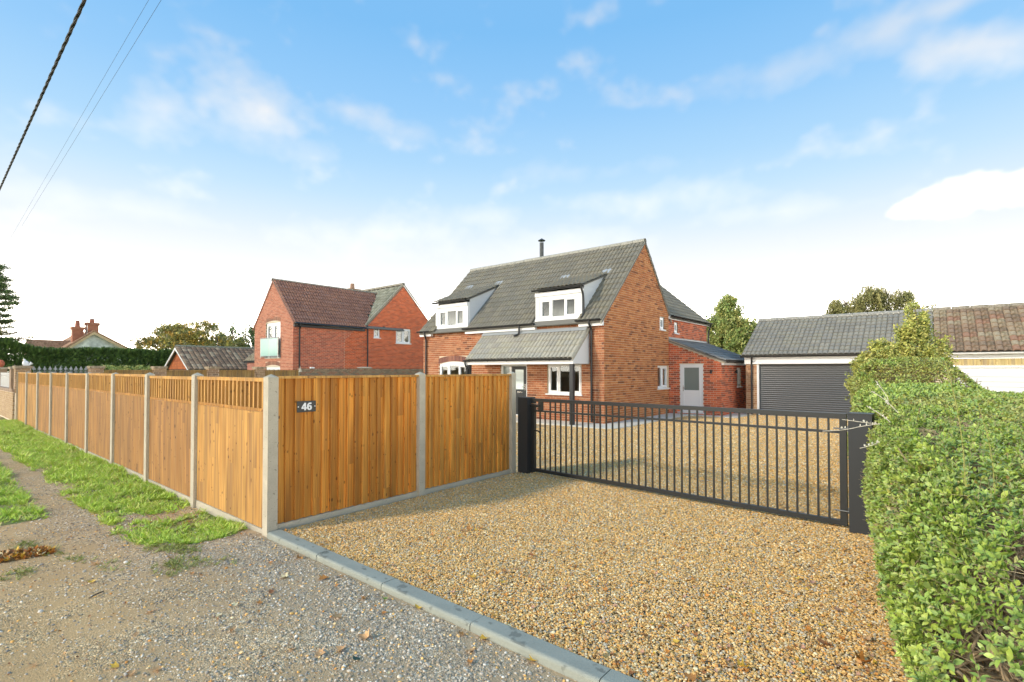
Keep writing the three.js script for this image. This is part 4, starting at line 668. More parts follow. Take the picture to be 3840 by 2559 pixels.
  const S2 = slope(V(A, E - 0.0, Z + 0.16), V(1, 0, 0), V(0, k * c, -c)), b2 = slope(V(B, E, RZ * 2 - Z - 0.16), V(-1, 0, 0), V(0, k * c, c)); const W2 = B - A; const roof2 = part('roof', [deck(S2, W2, L), deck(b2, W2, L)], M.felt, n), tg2 = tileGeo(0.34, 0.3, 2, 0.046);
  tiling(t2, S2, W2, L, 0.34, 0.3, roof2, TILE_OLD.length, null, 73); ridge(roof2, V(A, RY + 0.01, RZ), V(B, RY + 0.01, RZ), std({ map: T.lichen, color: C(0.33, 0.29, 0.23) }), 13, 0.11);
  { const f = mulberry(74); for (const t of t2) { const uvOff = f(); } }
  part('gutter', gutterGeo(V(A, E - 0.01, Z + 0.2), V(B, E - 0.01, Z + 0.2), 0.055), M.white, n);
  lay(t2, 200, tg2, paletteMats(TILE_OLD, T.lichen, { roughness: 0.95 }), TILE_OLD, std({ map: T.lichen, roughness: 0.95 }), n, 'tile', 'tile_courses');
}
function gutterGeo(a, b, r) { const d = b.clone().sub(a), L = d.length(); d.normalize(); const s = new THREE.Shape(); s.absarc(0, 0, r, Math.PI, 2 * Math.PI, false); s.absarc(0, 0, r - 0.006, 2 * Math.PI, Math.PI, true); const e = new THREE.ExtrudeGeometry(s, { depth: L, bevelEnabled: false, curveSegments: 10 }); e.applyQuaternion(new THREE.Quaternion().setFromUnitVectors(V(0, 0, 1), d)); e.translate(a.x, a.y, a.z); return e; }

// ───────────────────────── the neighbour's house ─────────────────────────
{
  const BR_PINK = [[0.503, 0.194, 0.114], [0.458, 0.17, 0.0963], [0.536, 0.219, 0.131], [0.425, 0.151, 0.0878], [0.335, 0.127, 0.079]], BR_DARK = [[0.565, 0.157, 0.0852], [0.479, 0.133, 0.0781], [0.631, 0.182, 0.0994], [0.414, 0.116, 0.071], [0.717, 0.199, 0.0994]], BR_OR = [[0.691, 0.141, 0.0415], [0.622, 0.125, 0.0378], [0.743, 0.162, 0.0529], [0.552, 0.108, 0.0378], [0.466, 0.0918, 0.034]];
  const TILE_BR = [[0.294, 0.144, 0.0967], [0.269, 0.132, 0.0913], [0.319, 0.157, 0.101], [0.302, 0.157, 0.112]], TILE_MOSS = [[0.348, 0.343, 0.26], [0.312, 0.31, 0.234], [0.384, 0.383, 0.299], [0.264, 0.264, 0.195]];
  const X = -24.97, XL = -29.38, Z = -12.66, Zs = -16.85, ZE = -22.45, RX = -27.2, RY = 6.45, E = 4.02, k = (RY - E) / (X + 0.1 - RX), g0 = -0.2;
  const h = thing('brick_house', 'neighbouring red brick house with brown roof and glass balcony', 'house'), bricks = [], dark = [], orange = [], tb = [], tm = [];
  const FG = frame(V(0, 0, Z), V(1, 0, 0), V(0, 0, 1)), FS = frame(V(X, 0, 0), V(0, 0, -1), V(1, 0, 0));
  const hG = [[-28.0, -26.33, 2.3, 4.2], [-28.0, -26.33, 0.7, 1.82]], hS = [[17.51, 17.95, 3.52, 4.2], [19.1, 20.22, 3.27, 4.2]];
  const yG = (x) => (x > RX ? RY - k * (x - RX) : RY - k * (RX - x));
  const gw = part('wall', panel(FG, [[XL, g0], [X - 0.01, g0], [X - 0.01, E], [RX, RY - 0.02], [XL, E - 0.02]], hG, 0.25, 0.007), mortarPale, h, 'pinkish brick gable with balcony');
  const lim = (v) => [v < E - 0.1 ? XL : Math.max(XL, RX - (RY - v) / k), v < E - 0.1 ? X - 0.004 : Math.min(X - 0.004, RX + (RY - v) / k)];
  brickwork(bricks, FG, (a, b) => lim(b), 0.6, RY - 0.1, [[-28.0, -26.33, 2.3, 4.42], [-28.0, -26.33, 0.7, 2.05]], gw, BR_PINK, { seed: 81 });
  // brick arches over the openings
  { const f = mulberry(82), ms = paletteMats([[0.33, 0.17, 0.11], [0.28, 0.145, 0.1], [0.36, 0.19, 0.125]], T.brick); for (const [y, r] of [[4.21, 0.09], [1.83, 0.09]]) for (let i = 0; i < 22; i++) { const t = (i + 0.5) / 22, u = mix(-28.03, -26.3, t), v = y + r * (1 - (2 * t - 1) ** 2); part('brick', fbox(FG, u - 0.034, u + 0.034, v, v + 0.2, -0.05, 0.001), pick(ms, f), gw); } }
  const jw = windowUnit(h, FG, -27.97, -26.35, 2.32, 4.17, { lights: [1, 1], inset: 0.06, fw: 0.07, sash: 0.08, name: 'french_window' }); windowUnit(h, FG, -27.97, -26.35, 0.75, 1.81, { lights: [1, 1, 1], inset: 0.06, fw: 0.07, sash: 0.07 });
  for (const [y, r] of [[4.17, 0.12], [1.81, 0.11]]) part('window_head', prism(FG, [[-27.98, y], [-26.34, y], ...Array.from({ length: 11 }, (_, i) => { const t = (i + 1) / 12; return [mix(-26.34, -27.98, t), y + r * (1 - (2 * t - 1) ** 2)]; })], -0.14, -0.055), M.white, h);
  const bal = part('balcony', [bar(fpt(FG, -28.33, 3.36, 0.14), fpt(FG, -26.2, 3.36, 0.14), 0.022, 8), bar(fpt(FG, -28.33, 2.36, 0.14), fpt(FG, -26.2, 2.36, 0.14), 0.02, 8), ...[-28.3, -27.28, -26.28].flatMap((u) => [bar(fpt(FG, u, 2.3, 0.14), fpt(FG, u, 3.38, 0.14), 0.02, 8), bar(fpt(FG, u, 3.3, 0.0), fpt(FG, u, 3.3, 0.14), 0.014, 6), bar(fpt(FG, u, 2.42, 0.0), fpt(FG, u, 2.42, 0.14), 0.014, 6)])], M.steel, h);
  for (const [a, b] of [[-28.26, -27.31], [-27.25, -26.31]]) part('pane', fbox(FG, a, b, 2.4, 3.33, 0.145, 0.157), M.teal, bal);
  // side wall: dark brick, then the older orange brick of the cross wing
  const sw = part('wall', panel(FS, [[-Z + 0.01, g0], [-ZE, g0], [-ZE, 4.05], [19.64, 6.9], [16.86, 4.05], [-Z + 0.01, E - 0.05]], hS, 0.25, 0.007), mortarBuff, h, 'side wall, dark brick and orange brick');
  const slopeO = (v) => [v < 4.0 ? 15.62 : Math.max(16.86, 19.64 - (6.9 - v) * 0.976), v < 4.0 ? -ZE : Math.min(-ZE, 19.64 + (6.9 - v) * 0.985)];
  brickwork(dark, FS, () => [-Z, 15.61], 0.6, 3.86, [], sw, BR_DARK, { seed: 83 }); brickwork(orange, FS, (a, b) => { const s = slopeO(b); if (b < 4.0) s[0] = Math.max(15.62, 15.62 + (b > 3.3 ? (b - 3.3) * 0.9 : 0)); return s; }, 0.6, 6.8, hS, sw, BR_OR, { seed: 84 }); brickwork(dark, FS, (a, b) => (b > 3.3 ? [15.62, 15.62 + (b - 3.3) * 0.9] : null), 0.6, 3.86, [], sw, BR_DARK, { seed: 83 });
  windowUnit(h, FS, 17.52, 17.94, 3.54, 4.18, { inset: 0.05, fw: 0.06, lights: [1] }); windowUnit(h, FS, 19.11, 20.21, 3.29, 4.18, { lights: [1, 1], inset: 0.05, fw: 0.06 });
  part('vent', fbox(FS, 18.13, 18.29, 4.08, 4.24, 0.0, 0.03), M.black, h);
  part('wall', [box(XL, XL + 0.25, g0, E, -23, Z - 0.26), box(-33, XL, g0, 4, -22.4, -22.2), box(-33, X - 0.3, g0, 4, -22.45, -22.25)], mortarPale, h);
  part('floor', [box(XL + 0.3, X - 0.3, 2.0, 2.2, -22.2, Z - 0.3), box(XL + 0.3, X - 0.3, 0.0, 2, -16.1, -16), box(XL + 0.3, X - 0.3, 2.2, 4.2, -16.1, -16)], M.room, h);
  const c = 1 / Math.hypot(1, k), L = (X + 0.15 - RX) / c, deck = (S, w, l) => box(0, w, 0, l, -0.045, -0.005).applyMatrix4(S.m), tg = tileGeo(0.3, 0.3, 2, 0.05);
  const S1 = slope(V(X + 0.15, E + 0.03, Z + 0.02), V(0, 0, -1), V(-c, k * c, 0)), S0 = slope(V(XL - 0.12, E - 0.02, -19.6), V(0, 0, 1), V(c, k * c, 0)), roof = part('roof', [deck(S1, 7, L), deck(S0, 6.95, L)], M.felt, h, 'brown tiled roof');
  const kc = 2.85 / 2.86; // cross wing roof: the part of the front roof behind the valley is hidden inside it
  tiling(tb, S1, 7, L, 0.3, 0.3, roof, TILE_BR.length, (x, y) => { const z = Z + 0.02 - x, yy = E + 0.03 + y * k * c; return -z > 16.86 - 0.02 + (yy - 4.05) / kc * 1.0; }, 85); ridge(roof, V(RX, RY + 0.02, Z + 0.04), V(RX, RY + 0.02, -19.2), std({ map: T.lichen, color: C(0.3, 0.27, 0.21) }), 14, 0.12);
  const cc = 1 / Math.hypot(1, kc), S3 = slope(V(-34, 4.05 - kc * 0.02, -16.84), V(1, 0, 0), V(0, kc * cc, -cc)), L3 = 2.8 / cc, S4 = slope(V(X + 0.02, 4.02, -22.5), V(-1, 0, 0), V(0, kc * cc, cc)), roof2 = part('roof', [deck(S3, 34 + X + 0.02, L3), deck(S4, 34 + X, L3)], M.felt, h, 'weathered grey-brown roof of the cross wing');
  tiling(tm, S3, 34 + X + 0.02, L3, 0.3, 0.3, roof2, TILE_MOSS.length, (x, y) => { const wx = -34 + x, yy = 4.05 + y * kc * cc; return wx < X - 0.0 && wx > RX - 0.2 && yy < RY - k * (wx - RX) - 0.22; }, 86); ridge(roof2, V(-34, 6.92, -19.64), V(X + 0.05, 6.92, -19.64), std({ map: T.lichen, color: C(0.34, 0.31, 0.25) }), 18, 0.11);
  part('verge', prism(FS, [[16.7, 3.98], [19.64, 6.93], [22.6, 3.98], [22.6, 4.08], [19.64, 7.02], [16.7, 4.08]], 0.003, 0.03), std({ map: T.mortar, color: C(0.34, 0.33, 0.27) }), roof2);
  part('verge', prism(FG, [[XL - 0.2, E - 0.17], [RX, RY - 0.08], [X + 0.12, E - 0.06], [X + 0.12, E + 0.06], [RX, RY + 0.03], [XL - 0.2, E - 0.05]], 0.002, 0.03), std({ map: T.brick, color: C(0.36, 0.17, 0.12) }), roof);
  gutter(h, V(X + 0.2, E + 0.0, Z + 0.0), V(X + 0.2, E - 0.03, -16.9), M.black, 0.075); part('fascia', box(X + 0.003, X + 0.12, 3.86, 3.98, -16.84, Z - 0.02), M.black, h);
  downpipe(h, V(X + 0.2, E - 0.02, -12.95), V(X + 0.06, 0, -12.98), V(1, 0, 0), M.black, 0.04); part('downpipe', bar(V(X + 0.06, 0, -17.06), V(X + 0.06, 4.2, -17.06), 0.04, 10), M.black, h);
  const ch = part('chimney', [box(-31.0, -30.2, 5.6, 7.05, -20.1, -19.3), box(-31.06, -30.14, 7.05, 7.2, -20.16, -19.24)], std({ map: T.lichen, color: C(0.42, 0.27, 0.17) }), h), pot = new THREE.CylinderGeometry(0.13, 0.16, 0.4, 12); pot.translate(-30.6, 7.4, -19.7); part('chimney_pot', pot, std({ color: C(0.33, 0.2, 0.13) }), ch);
  lay(bricks, 110, brickGeo, paletteMats(BR_PINK, T.brick), BR_PINK, std({ map: T.brick }), h, 'brick', 'brickwork'); lay(dark, 110, brickGeo, paletteMats(BR_DARK, T.brick), BR_DARK, std({ map: T.brick }), h, 'brick', 'brickwork'); lay(orange, 80, brickGeo, paletteMats(BR_OR, T.brick), BR_OR, std({ map: T.brick }), h, 'brick', 'brickwork');
  lay(tb, 200, tg, paletteMats(TILE_BR, T.tile), TILE_BR, std({ map: T.tile }), h, 'tile', 'tile_courses'); lay(tm, 100, tg, paletteMats(TILE_MOSS, T.lichen), TILE_MOSS, std({ map: T.lichen }), h, 'tile', 'tile_courses');
}
// ───────────────────────── outbuilding left of the neighbour's house ─────────────────────────
{
  const o = thing('outbuilding', 'low outbuilding with a boarded gable and mottled pantile roof', 'outbuilding'), d = ray(655, 1300), t = 37 / Math.hypot(d.x, d.z), A = EYE.clone().addScaledVector(d, t);  // gable apex
  const GZ = A.z, RX = A.x, at = (px, py) => { const r = ray(px, py), s = (GZ - EYE.z) / r.z; return EYE.clone().addScaledVector(r, s); }, l = at(616, 1370), rgt = at(704, 1384), y0 = l.y, k = (A.y - y0) / (RX - l.x), XR = rgt.x, half = XR - RX, T2 = [[0.31, 0.205, 0.125], [0.25, 0.165, 0.105], [0.36, 0.255, 0.165], [0.42, 0.32, 0.215], [0.22, 0.145, 0.095]], L = 14, ts = [];
  const F = frame(V(0, 0, GZ - 0.25), V(1, 0, 0), V(0, 0, 1)), eav = A.y - k * half;
  part('wall', [panel(F, [[RX - half + 0.25, -0.3], [XR - 0.25, -0.3], [XR - 0.25, eav], [RX, A.y - 0.1], [RX - half + 0.25, eav]], [], 0.2, 0.02), box(XR - 0.3, XR - 0.1, -0.3, eav - 0.02, GZ - L, GZ - 0.5)], std({ map: T.brick, color: C(0.36, 0.2, 0.17) }), o);
  const gb = part('gable', panel(F, [[XR - 0.3, eav - 0.05], [RX, A.y - 0.15], [RX - half + 0.3, eav - 0.05]], [], 0.02, -0.02), std({ color: C(0.2, 0.07, 0.045) }), o);
  for (let i = 0; i < 8; i++) { const v0 = eav - 0.03 + i * 0.16, v1 = v0 + 0.148, w0 = (A.y - 0.16 - v0) / k * 0.97, w1 = (A.y - 0.16 - v1) / k * 0.97; if (w1 < 0.05) break; part('board', prism(F, [[RX - w0, v0], [RX + w0, v0], [RX + w1, v1], [RX - w1, v1]], 0.021, 0.04), pick([0, 1, 2].map((q) => std({ map: T.wood, color: C([0.72, 0.62, 0.8][q], [0.42, 0.34, 0.46][q], [0.55, 0.5, 0.6][q]) })), mulberry(i + 3)), gb); }
  for (const s of [-1, 1]) part('bargeboard', prism(F, [[RX, A.y - 0.02], [RX + s * half, eav - 0.02], [RX + s * half, eav - 0.16], [RX, A.y - 0.2]], 0.2, 0.25), M.white, o);
  const c = 1 / Math.hypot(1, k), S = slope(V(XR + 0.1, eav - k * 0.1, GZ), V(0, 0, -1), V(-c, k * c, 0)), SL = (half + 0.1) / c, S2 = slope(V(RX - half - 0.1, eav - k * 0.1, GZ - L), V(0, 0, 1), V(c, k * c, 0)), roof = part('roof', [box(0, L, 0, SL, -0.045, -0.005).applyMatrix4(S.m), box(0, L, 0, SL, -0.045, -0.005).applyMatrix4(S2.m)], M.felt, o);
  tiling(ts, S, L, SL, 0.28, 0.3, roof, T2.length, null, 91); ridge(roof, V(RX, A.y + 0.0, GZ), V(RX, A.y + 0.0, GZ - L), std({ map: T.lichen, color: C(0.36, 0.34, 0.24) }), 24, 0.1);
  part('gutter', gutterGeo(V(XR + 0.13, eav - 0.14, GZ), V(XR + 0.13, eav - 0.14, GZ - L), 0.06), M.black, o); part('security_light', box(XR - 0.08, XR + 0.02, eav - 0.34, eav - 0.2, GZ - 11.4, GZ - 11.1), M.white, o);
  lay(ts, 160, tileGeo(0.28, 0.3, 1, 0.04, 6), paletteMats(T2, T.lichen), T2, std({ map: T.lichen }), o, 'tile', 'tile_courses');
  const p = thing('brick_porch', 'small pink brick lean-to with a grey roof beside the balcony gable', 'lean-to'); part('wall', box(-31.6, -29.4, -0.3, 2.2, -14.4, -13.2), std({ map: T.brick, color: C(0.42, 0.18, 0.13) }), p);
  const rf = part('roof', prism(frame(V(0, 0, -13.1), V(1, 0, 0), V(0, 0, 1)), [[-31.9, 2.2], [-29.4, 2.2], [-29.4, 3.05]], -1.5, 0.0), std({ map: T.lichen, color: C(0.25, 0.22, 0.17) }), p); part('fascia', box(-31.85, -29.42, 2.08, 2.2, -13.19, -13.12), M.black, p);
}
// ───────────────────────── boundary between the two gardens ─────────────────────────
{
  const X = -22.95, F = frame(V(X, 0, 0), V(0, 0, -1), V(1, 0, 0)), bm = [[0.40, 0.27, 0.15], [0.33, 0.21, 0.12], [0.45, 0.31, 0.19], [0.28, 0.2, 0.13]], f = mulberry(7), list = [];
  const w = thing('boundary_fence', 'weathered fence of old brick piers and boards between the two gardens', 'fence');
  const piers = [[2.34, 2.72], [4.25, 4.63], [6.18, 6.57], [8.08, 8.47], [10.0, 10.36]];
  piers.forEach(([a, b]) => {
    const p = part('pier', fbox(F, a + 0.012, b - 0.012, -0.3, 1.7, -0.4, -0.012), mortarPale, w); brickwork(list, F, () => [a, b], 0.9, 1.7, [], p, bm, { seed: 3 + a });
    brickwork(list, frame(V(0, 0, -a), V(1, 0, 0), V(0, 0, 1)), () => [X - 0.4, X], 0.9, 1.7, [], p, bm, { seed: 4 + a });
    part('coping', fbox(F, a - 0.03, b + 0.03, 1.702, 1.79, -0.43, 0.03), std({ map: T.lichen, color: C(0.44, 0.35, 0.24) }), w);
  });
  const bays = [[4.66, 6.15], [6.6, 8.05], [8.5, 9.97], [10.4, 12.0]];
  bays.forEach(([a, b]) => { const p = part('fence_panel', [fbox(F, a, b, 1.61, 1.65, -0.22, -0.1), fbox(F, a, b, 0.4, 0.48, -0.22, -0.17)], M.woodOld, w); const n = Math.round((b - a) / 0.12), bw = (b - a) / n; for (let i = 0; i < n; i++) part('board', fbox(F, a + i * bw, a + (i + 1) * bw - 0.006, -0.1, 1.606, -0.168, -0.15 + 0.004 * (i & 1)), M.woodOld, p); });
  lay(list, 60, brickGeo, paletteMats(bm, T.brick), bm, std({ map: T.brick }), w, 'brick', 'brickwork');
  // iron railing with spear heads in the first bay
  const r = thing('iron_railing', 'grey iron railing with fleur-de-lis heads between the first two piers', 'railing'); part('rail', [fbox(F, 2.72, 4.24, 1.5, 1.53, -0.22, -0.2), fbox(F, 2.72, 4.24, 0.7, 0.73, -0.22, -0.2)], M.steel, r);
  const im = std({ color: C(0.32, 0.34, 0.36), roughness: 0.5, metalness: 0.4 });
  for (let i = 0; i < 11; i++) { const u = 2.8 + i * 0.136, p = part('spear', [bar(fpt(F, u, 0.6, -0.21), fpt(F, u, 1.66, -0.21), 0.009, 6)], im, r); const s = new THREE.Shape(); s.moveTo(0, 0.12); s.quadraticCurveTo(0.035, 0.06, 0.012, 0.03); s.lineTo(0.042, 0.045); s.quadraticCurveTo(0.06, 0.01, 0.03, -0.005); s.lineTo(0.012, 0.0); s.lineTo(-0.012, 0.0); s.lineTo(-0.03, -0.005); s.quadraticCurveTo(-0.06, 0.01, -0.042, 0.045); s.lineTo(-0.012, 0.03); s.quadraticCurveTo(-0.035, 0.06, 0, 0.12); const g = new THREE.ExtrudeGeometry(s, { depth: 0.014, bevelEnabled: false, curveSegments: 4 }); g.translate(u, 1.66, -0.217); part('spear_head', g.applyMatrix4(F.m), im, p); part('scroll', [new THREE.TorusGeometry(0.045, 0.007, 4, 10).translate(u + 0.068, 1.575, -0.21).applyMatrix4(F.m)], im, p); }
  // old brick wall beside the neighbour's house
  const bw = thing('brick_wall', 'old lichen-grey brick garden wall below the orange brick gable', 'wall'), old = [], pal = [[0.30, 0.235, 0.16], [0.25, 0.2, 0.14], [0.34, 0.26, 0.17], [0.36, 0.2, 0.13], [0.22, 0.19, 0.15]];
  const core = part('wall', fbox(F, 12.02, 22, -0.3, 1.66, -0.22, -0.008), std({ map: T.lichen, color: C(0.4, 0.35, 0.26) }), bw); brickwork(old, F, () => [12.02, 22], 1.2, 1.66, [], core, pal, { seed: 6 }); part('coping', fbox(F, 12.0, 22, 1.662, 1.72, -0.25, 0.025), std({ map: T.lichen, color: C(0.33, 0.24, 0.17) }), bw);
  { const g = new THREE.IcosahedronGeometry(0.2, 2); g.scale(0.7, 0.28, 2.4); g.translate(X - 0.1, 1.76, -15.6); part('mortar_heap', g, M.concrete, bw); } part('loose_brick', box(X - 0.15, X - 0.05, 1.722, 1.79, -12.75, -12.55), M.white, bw); part('finial', new THREE.ConeGeometry(0.09, 0.3, 5).translate(X, 1.7, -12.0), M.concrete, bw);
  lay(old, 150, brickGeo, paletteMats(pal, T.lichen), pal, std({ map: T.lichen }), bw, 'brick', 'brickwork');
}
{ // front wall further along the lane
  const F = frame(V(0, 0, -2.3), V(1, 0, 0), V(0, 0, 1)), w = thing('front_wall', 'low buff brick wall with tall brick piers beyond the end of the fence', 'wall'), pal = [[0.5, 0.36, 0.2], [0.45, 0.31, 0.17], [0.54, 0.4, 0.24]], list = [], core = part('wall', fbox(F, -34, -23.12, -0.3, 0.92, -0.25, -0.008), mortarPale, w);
  brickwork(list, F, () => [-34, -23.12], 0, 0.9, [], core, pal, { seed: 8 }); part('coping', fbox(F, -34, -23.1, 0.922, 1.02, -0.28, 0.03), std({ map: T.lichen, color: C(0.4, 0.28, 0.2) }), w);
  for (const x of [-23.8, -28.3, -31]) { const p = part('pier', fbox(F, x - 0.2, x + 0.2, 1.02, 1.68, -0.33, 0.0), std({ map: T.brick, color: C(0.36, 0.25, 0.16) }), w); part('coping', fbox(F, x - 0.24, x + 0.24, 1.682, 1.76, -0.36, 0.03), std({ map: T.lichen, color: C(0.5, 0.42, 0.3) }), p); }
  for (let i = 0; i < 30; i++) part('spear', bar(fpt(F, -29.2 + i * 0.2, 1.02, -0.15), fpt(F, -29.2 + i * 0.2, 1.55, -0.15), 0.012, 6), M.steel, w); part('rail', fbox(F, -29.3, -23.2, 1.42, 1.46, -0.17, -0.13), M.steel, w);
  { const g = new THREE.SphereGeometry(0.13, 16, 12); g.scale(1, 1.2, 1); g.translate(-28.3, 1.9, -2.45); part('ball_finial', g, std({ color: C(0.5, 0.14, 0.07) }), w); }
  lay(list, 100, brickGeo, paletteMats(pal, T.brick), pal, std({ map: T.brick }), w, 'brick', 'brickwork');
  const b = thing('garden_ornament', 'white bird-shaped ornament on top of the first brick pier', 'ornament'); { const g = new THREE.SphereGeometry(0.09, 12, 8); g.scale(0.8, 1.5, 1.2); g.rotateX(0.3); const h = new THREE.SphereGeometry(0.045, 10, 8), t = new THREE.ConeGeometry(0.07, 0.2, 6); h.translate(0, 0.15, 0.04); t.rotateX(2.4); t.translate(0, -0.04, -0.12); part('body', [g, h, t], M.white, b); const k = new THREE.ConeGeometry(0.014, 0.05, 6); k.rotateX(Math.PI / 2); k.translate(0, 0.15, 0.1); part('beak', k, std({ color: C(0.5, 0.3, 0.05) }), b); b.position.set(-23.15, 1.86, -2.6); b.scale.setScalar(0.8); }
}
// ───────────────────────── cottage far on the left ─────────────────────────
{
  const c = thing('cottage', 'distant flint cottage with two brick chimneys beyond the dark hedge', 'cottage'), X = -60; const at = (px, py) => { const d = ray(px, py), t = (X - EYE.x) / d.x; return EYE.clone().addScaledVector(d, t); };
  const A = at(350, 1246), l = at(240, 1310), r = at(478, 1310), F = frame(V(X, 0, 0), V(0, 0, -1), V(1, 0, 0)), kl = (A.y - l.y) / (l.z - A.z), kr = (A.y - r.y) / (A.z - r.z), zl = A.z + 4.2, zr = A.z - 4.2, yl = A.y - kl * 4.2, yr = A.y - kr * 4.2, tm = std({ map: T.lichen, color: C(0.42, 0.24, 0.14) });
  part('wall', panel(F, [[-zl + 0.3, -0.5], [-zr - 0.3, -0.5], [-zr - 0.3, yr], [-A.z, A.y], [-zl + 0.3, yl]], [], 0.4), std({ map: T.render, color: C(0.86, 0.86, 0.8) }), c);
  const roof = part('roof', prism(F, [[-zl, yl - 0.05], [-A.z, A.y], [-zr, yr - 0.05], [-zr, yr + 0.14], [-A.z, A.y + 0.18], [-zl, yl + 0.14]], -9, 0.25), tm, c);
  part('bargeboard', prism(F, [[-zl, yl - 0.3], [-A.z, A.y - 0.22], [-zr, yr - 0.3], [-zr, yr - 0.06], [-A.z, A.y - 0.01], [-zl, yl - 0.06]], 0.24, 0.3), std({ color: C(0.55, 0.42, 0.24) }), roof);
  const p = at(115, 1268), q = at(475, 1282), wing = part('roof', prism(frame(V(0, 0, p.z), V(1, 0, 0), V(0, 0, 1)), [[X - 4.5, p.y - 2.6], [X - 0.6, p.y - 2.6], [X - 2.6, p.y]], q.z - p.z, 0), tm, c, 'long pantile roof behind the gable');
  for (const [px, top, w, pot] of [[297, 1225, 0.8, 1200], [352, 1209, 0.9, 1193]]) { const b = at(px, 1255), t = at(px, top), k = at(px, pot), ch = part('chimney', [box(X - 1.2, X - 0.5, b.y - 0.8, t.y - 0.25, b.z - w / 2, b.z + w / 2), box(X - 1.27, X - 0.43, t.y - 0.25, t.y, b.z - w / 2 - 0.07, b.z + w / 2 + 0.07)], std({ map: T.brick, color: C(0.38, 0.16, 0.09) }), c); part('chimney_pot', new THREE.CylinderGeometry(0.17, 0.2, k.y - t.y, 12).translate(X - 0.85, (k.y + t.y) / 2, b.z), std({ color: C(0.36, 0.13, 0.08) }), ch); }
  const ae = at(331, 1215); part('aerial', [bar(V(X - 0.5, ae.y - 1.2, ae.z), V(X - 0.5, ae.y + 0.5, ae.z), 0.025, 5), bar(V(X - 0.5, ae.y + 0.45, ae.z - 0.5), V(X - 0.5, ae.y + 0.5, ae.z + 0.5), 0.02, 5), ...[-0.4, 0, 0.4].map((k) => bar(V(X - 0.75, ae.y + 0.48, ae.z + k), V(X - 0.25, ae.y + 0.48, ae.z + k), 0.014, 4))], M.steel, c);
}
// ───────────────────────── overhead cables ─────────────────────────
{
  const cab = (name, a, b, h, r, label, strands, ext) => {
    const A = onY(...a, h), B = onY(...b, h), d = B.clone().sub(A); const P = A.clone().addScaledVector(d, -ext), Q = A.clone().addScaledVector(d, ext * 2.4), L = P.distanceTo(Q), g = [];
    const q = new THREE.Quaternion().setFromUnitVectors(V(0, 0, 1), d.clone().normalize());
    if (strands) for (let s = 0; s < strands; s++) { const pts = []; const n = 260; for (let i = 0; i <= n; i++) { const t = i / n, an = t * L * 2 * Math.PI / 0.62 + s * 2 * Math.PI / strands; pts.push(V(Math.cos(an) * r, Math.sin(an) * r, 0).applyQuaternion(q).add(P.clone().lerp(Q, t))); } g.push(new THREE.TubeGeometry(new THREE.CatmullRomCurve3(pts), 520, r * 0.95, 6, false)); }
    else g.push(new THREE.TubeGeometry(new THREE.CatmullRomCurve3([P, P.clone().lerp(Q, 0.5), Q]), 40, r, 6, false));
    single(name, g, std({ color: C(0.02, 0.022, 0.022), roughness: 0.6 }), label, 'cable');
  };
  cab('power_cable', [316, 0], [0, 705], 5, 0.0085, 'thick black twisted overhead cable high at the left', 3, 1.6);
  cab('overhead_wire', [557, 0], [290, 460], 7.5, 0.0022, 'thin overhead wire, the nearer to the thick twisted cable', 0, 1.5);
  cab('overhead_wire', [604, 0], [345, 420], 7.5, 0.0025, 'thin overhead wire, the farther from the thick twisted cable', 0, 1.5);
}
// ───────────────────────── leaves and trees ─────────────────────────
function leafMat(o = {}) { return new THREE.MeshPhysicalMaterial({ color: C(1, 1, 1), roughness: 0.5, side: THREE.DoubleSide, ...o }); }
function leafBlade(len, w, fold = 0.25, curl = 0.15, n = 3) {        // pointed oval leaf along +y, folded on its midrib
  const pos = [], idx = []; pos.push(0, 0, 0);
  for (let i = 1; i < n; i++) { const t = i / n, hw = w * Math.pow(Math.sin(Math.PI * Math.min(1, t * 0.94 + 0.03)), 0.75), y = len * t, z = -curl * len * t * t; pos.push(-hw, y, z + hw * fold, 0, y, z, hw, y, z + hw * fold); }
  pos.push(0, len, -curl * len); const last = pos.length / 3 - 1;
  idx.push(0, 2, 1, 0, 3, 2); for (let i = 1; i < n - 1; i++) { const a = 1 + (i - 1) * 3, b = a + 3; idx.push(a, a + 1, b, b, a + 1, b + 1, a + 1, a + 2, b + 1, b + 1, a + 2, b + 2); } const e = 1 + (n - 2) * 3; idx.push(e, e + 1, last, e + 1, e + 2, last);
  const g = new THREE.BufferGeometry(); g.setAttribute('position', new THREE.Float32BufferAttribute(pos, 3)); g.setAttribute('uv', new THREE.Float32BufferAttribute(new Float32Array(pos.length / 3 * 2), 2)); g.setIndex(idx); g.computeVertexNormals(); return g;
}
const rotTo = (dir, roll, f = rnd) => new THREE.Quaternion().setFromUnitVectors(UPV, dir.clone().normalize()).multiply(new THREE.Quaternion().setFromAxisAngle(UPV, roll));
function leafClump(seed, n, spread, len, w) {                // a spray of leaves for distant crowns
  const f = mulberry(seed), g = [];
  for (let i = 0; i < n; i++) { const b = leafBlade(len * rr(0.7, 1.2, f), w * rr(0.7, 1.2, f), 0.2, 0.2, 2); const d = V(rr(-1, 1, f), rr(-0.9, 0.9, f), rr(-1, 1, f)); b.applyMatrix4(mtx(d.clone().multiplyScalar(spread * f()), rotTo(V(rr(-1, 1, f), rr(-1, 0.8, f), rr(-1, 1, f)), f() * 6.28), V(1, 1, 1))); g.push(b); }
  return merge(g);
}
const barkMat = std({ color: C(0.16, 0.12, 0.085), roughness: 0.95 });
